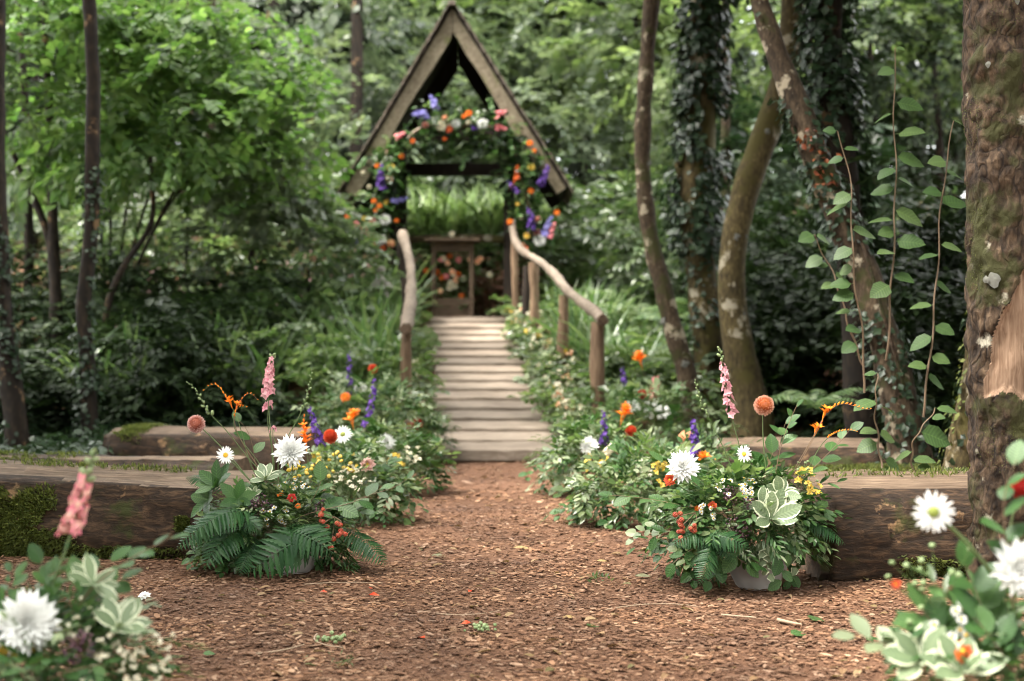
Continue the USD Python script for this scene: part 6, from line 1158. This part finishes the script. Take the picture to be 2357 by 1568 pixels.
# ================================================================ litter on the wood chips
def ground_pt(px, py, up=.012): d = depth_of(py); p = W(px, py, d); p[2] = gz(p[0], p[1]) + up; return p
def litter(label, cat, px, py, size, lf, mat, a=.4, name=None):
    p = ground_pt(px, py); MB().add(*place(lf, p - np.array([math.cos(a), math.sin(a), 0]) * size / 2, frames((math.cos(a), math.sin(a), .03), (.1, -.25, 1)), size)).build(name or cat.replace(' ', '_'), M[mat], None, True, True, label=label, cat=cat)
M['straw'] = leafmat('straw_leaf', [(.26, .18, .07), (.30, .22, .10)], .1, .6); M['palelitter'] = leafmat('dry_green_leaf', [(.13, .13, .07), (.17, .17, .10)], .1, .6)
HZL = leaf(6, .86, .1, .05, p=.72, serr=.06)
litter('single green leaf lying alone on the chips near the bottom centre right', 'fallen leaf', 1365, 1424, .055, HZL, 'shootleaf', 1.2)
litter('pale green leaf lying on the chips before the right bowl, upper of two', 'fallen leaf', 1880, 1405, .075, HZL, 'shootleaf', .9)
litter('darker green leaf lying on the chips before the right bowl, lower of two', 'fallen leaf', 1838, 1440, .06, HZL, 'beech', .3)
litter('dark green leaf near the right foreground flowers', 'fallen leaf', 2010, 1455, .055, HZL, 'beech', .2)
litter('tiny dark leaf on the chips near the lower left flowers', 'fallen leaf', 482, 1478, .04, HZL, 'bush', .2)
litter('yellowed leaf on the chips right of the left fern tip', 'fallen leaf', 860, 1388, .05, OVAL, 'deadleaf' if 'deadleaf' in M else 'p_cream', .2) if False else None
for q, (px, py, s, lab) in enumerate(((862, 1352, .045, 'largest red petal on the chips right of the left bowl'), (855, 1338, .028, 'small red petal above the largest red petal'), (971, 1446, .035, 'coral petal on the chips at the lower centre'), (1073, 1417, .04, 'pale coral petal on the chips near the centre'), (1082, 1347, .026, 'tiny red petal at the centre of the aisle'), (385, 1555, .06, 'orange red petal at the bottom left edge'), (745, 1345, .03, 'faint red petal near the left bowl'))):
    litter(lab, 'petal', px, py, s, PETR, 'p_redorange', .3 + q, 'fallen_petal')
for q, (px, py, s, a, lab) in enumerate(((1010, 1265, .07, .1, 'grey twig piece lying across the middle of the aisle'), (1200, 1250, .08, .1, 'yellowish leaf strip lying in the middle of the aisle'), (1385, 1279, .05, .2, 'small yellow leaf at the right of the aisle'), (1480, 1312, .075, .3, 'grey green leaf left of the right bowl'), (1310, 1405, .05, .2, 'yellow leaf on the chips at the centre right'))):
    litter(lab, 'fallen leaf', px, py, s, OVAL, 'straw' if q in (1, 2, 4) else 'palelitter', a)
b = thing('fallen_blossom', 'small white blossom lying on the chips at the lower left', 'blossom', ground_pt(333, 1360)); MB().add(*head(ground_pt(333, 1360, .02), (0, -.5, 1), .06, 22, .3, 1.6, .1, .2, .5, .8, PETR, np.random.default_rng(1))).build('petals', M['p_white'], b, True, True)
for q, (px, py, lab, m) in enumerate(((765, 1455, 'fallen sprig of pale green buds at the lower left of the aisle', 'bud'), (1110, 1432, 'fallen sprig of pale buds near the centre of the aisle', 'bud'), (797, 1500, 'feathery green sprig on the chips below the bud sprig', 'beech'), (1375, 1322, 'tiny green seedling on the chips right of centre', 'under'), (905, 1150, 'none', 'bud'))[:4]):
    c = ground_pt(px, py, .02); r = np.random.default_rng(q); t = thing('fallen_sprig', lab, 'sprig', c); n = 26; P = c + r.normal(0, 1, (n, 3)) * [.022, .03, .006]
    if m == 'bud': MB().add(*place(ICO, P, np.repeat(np.eye(3)[None], n, 0), r.uniform(.004, .008, n))).build('buds', M['bud'], t, True, True)
    else: MB().add(*place(leaf(2, .12 if q == 2 else .4, .1, .1), P, frames(r.normal(0, 1, (n, 3)) + [0, 0, .5], (0, 0, 1)), .03)).build('leaves', M[m], t, True, True)
    MB().add(*tube(np.array([c - [.03, .03, 0], c, c + [.02, .035, .004]]), .0015, 5)).build('stem', M['stem'], t, True, True)
M['drytwig'] = plain('dry_twig', (.30, .22, .15), .8)
for pts, rr, lab in ((((1395, 1388), (1450, 1378), (1530, 1370), (1602, 1374)), .0028, 'long pale stalk lying on the chips before the right bowl'), (((1790, 1408), (1845, 1420)), .008, 'short thick wood chip stick below the right bowl'), (((590, 1480), (640, 1475), (700, 1462)), .003, 'brown twig lying in the lower left chips'), (((700, 1330), (800, 1325), (880, 1328)), .002, 'thin dry stalk before the left bowl'), (((1000, 1395), (1060, 1400), (1150, 1392)), .002, 'thin dry stalk across the centre of the aisle'), (((730, 1440), (745, 1462), (790, 1468)), .003, 'bent twig in the lower left of the aisle'), (((1660, 1395), (1740, 1402)), .005, 'orange brown dry leaf stalk before the right bowl')):
    P = spline([ground_pt(*q, .012) for q in pts], 14); t = thing('dry_twig', lab, 'twig', P[0]); MB().add(*tube(P, np.linspace(rr, rr * .6, 14), 6, .3, 1, 30)).build('stalk', M['drytwig'], t, True)
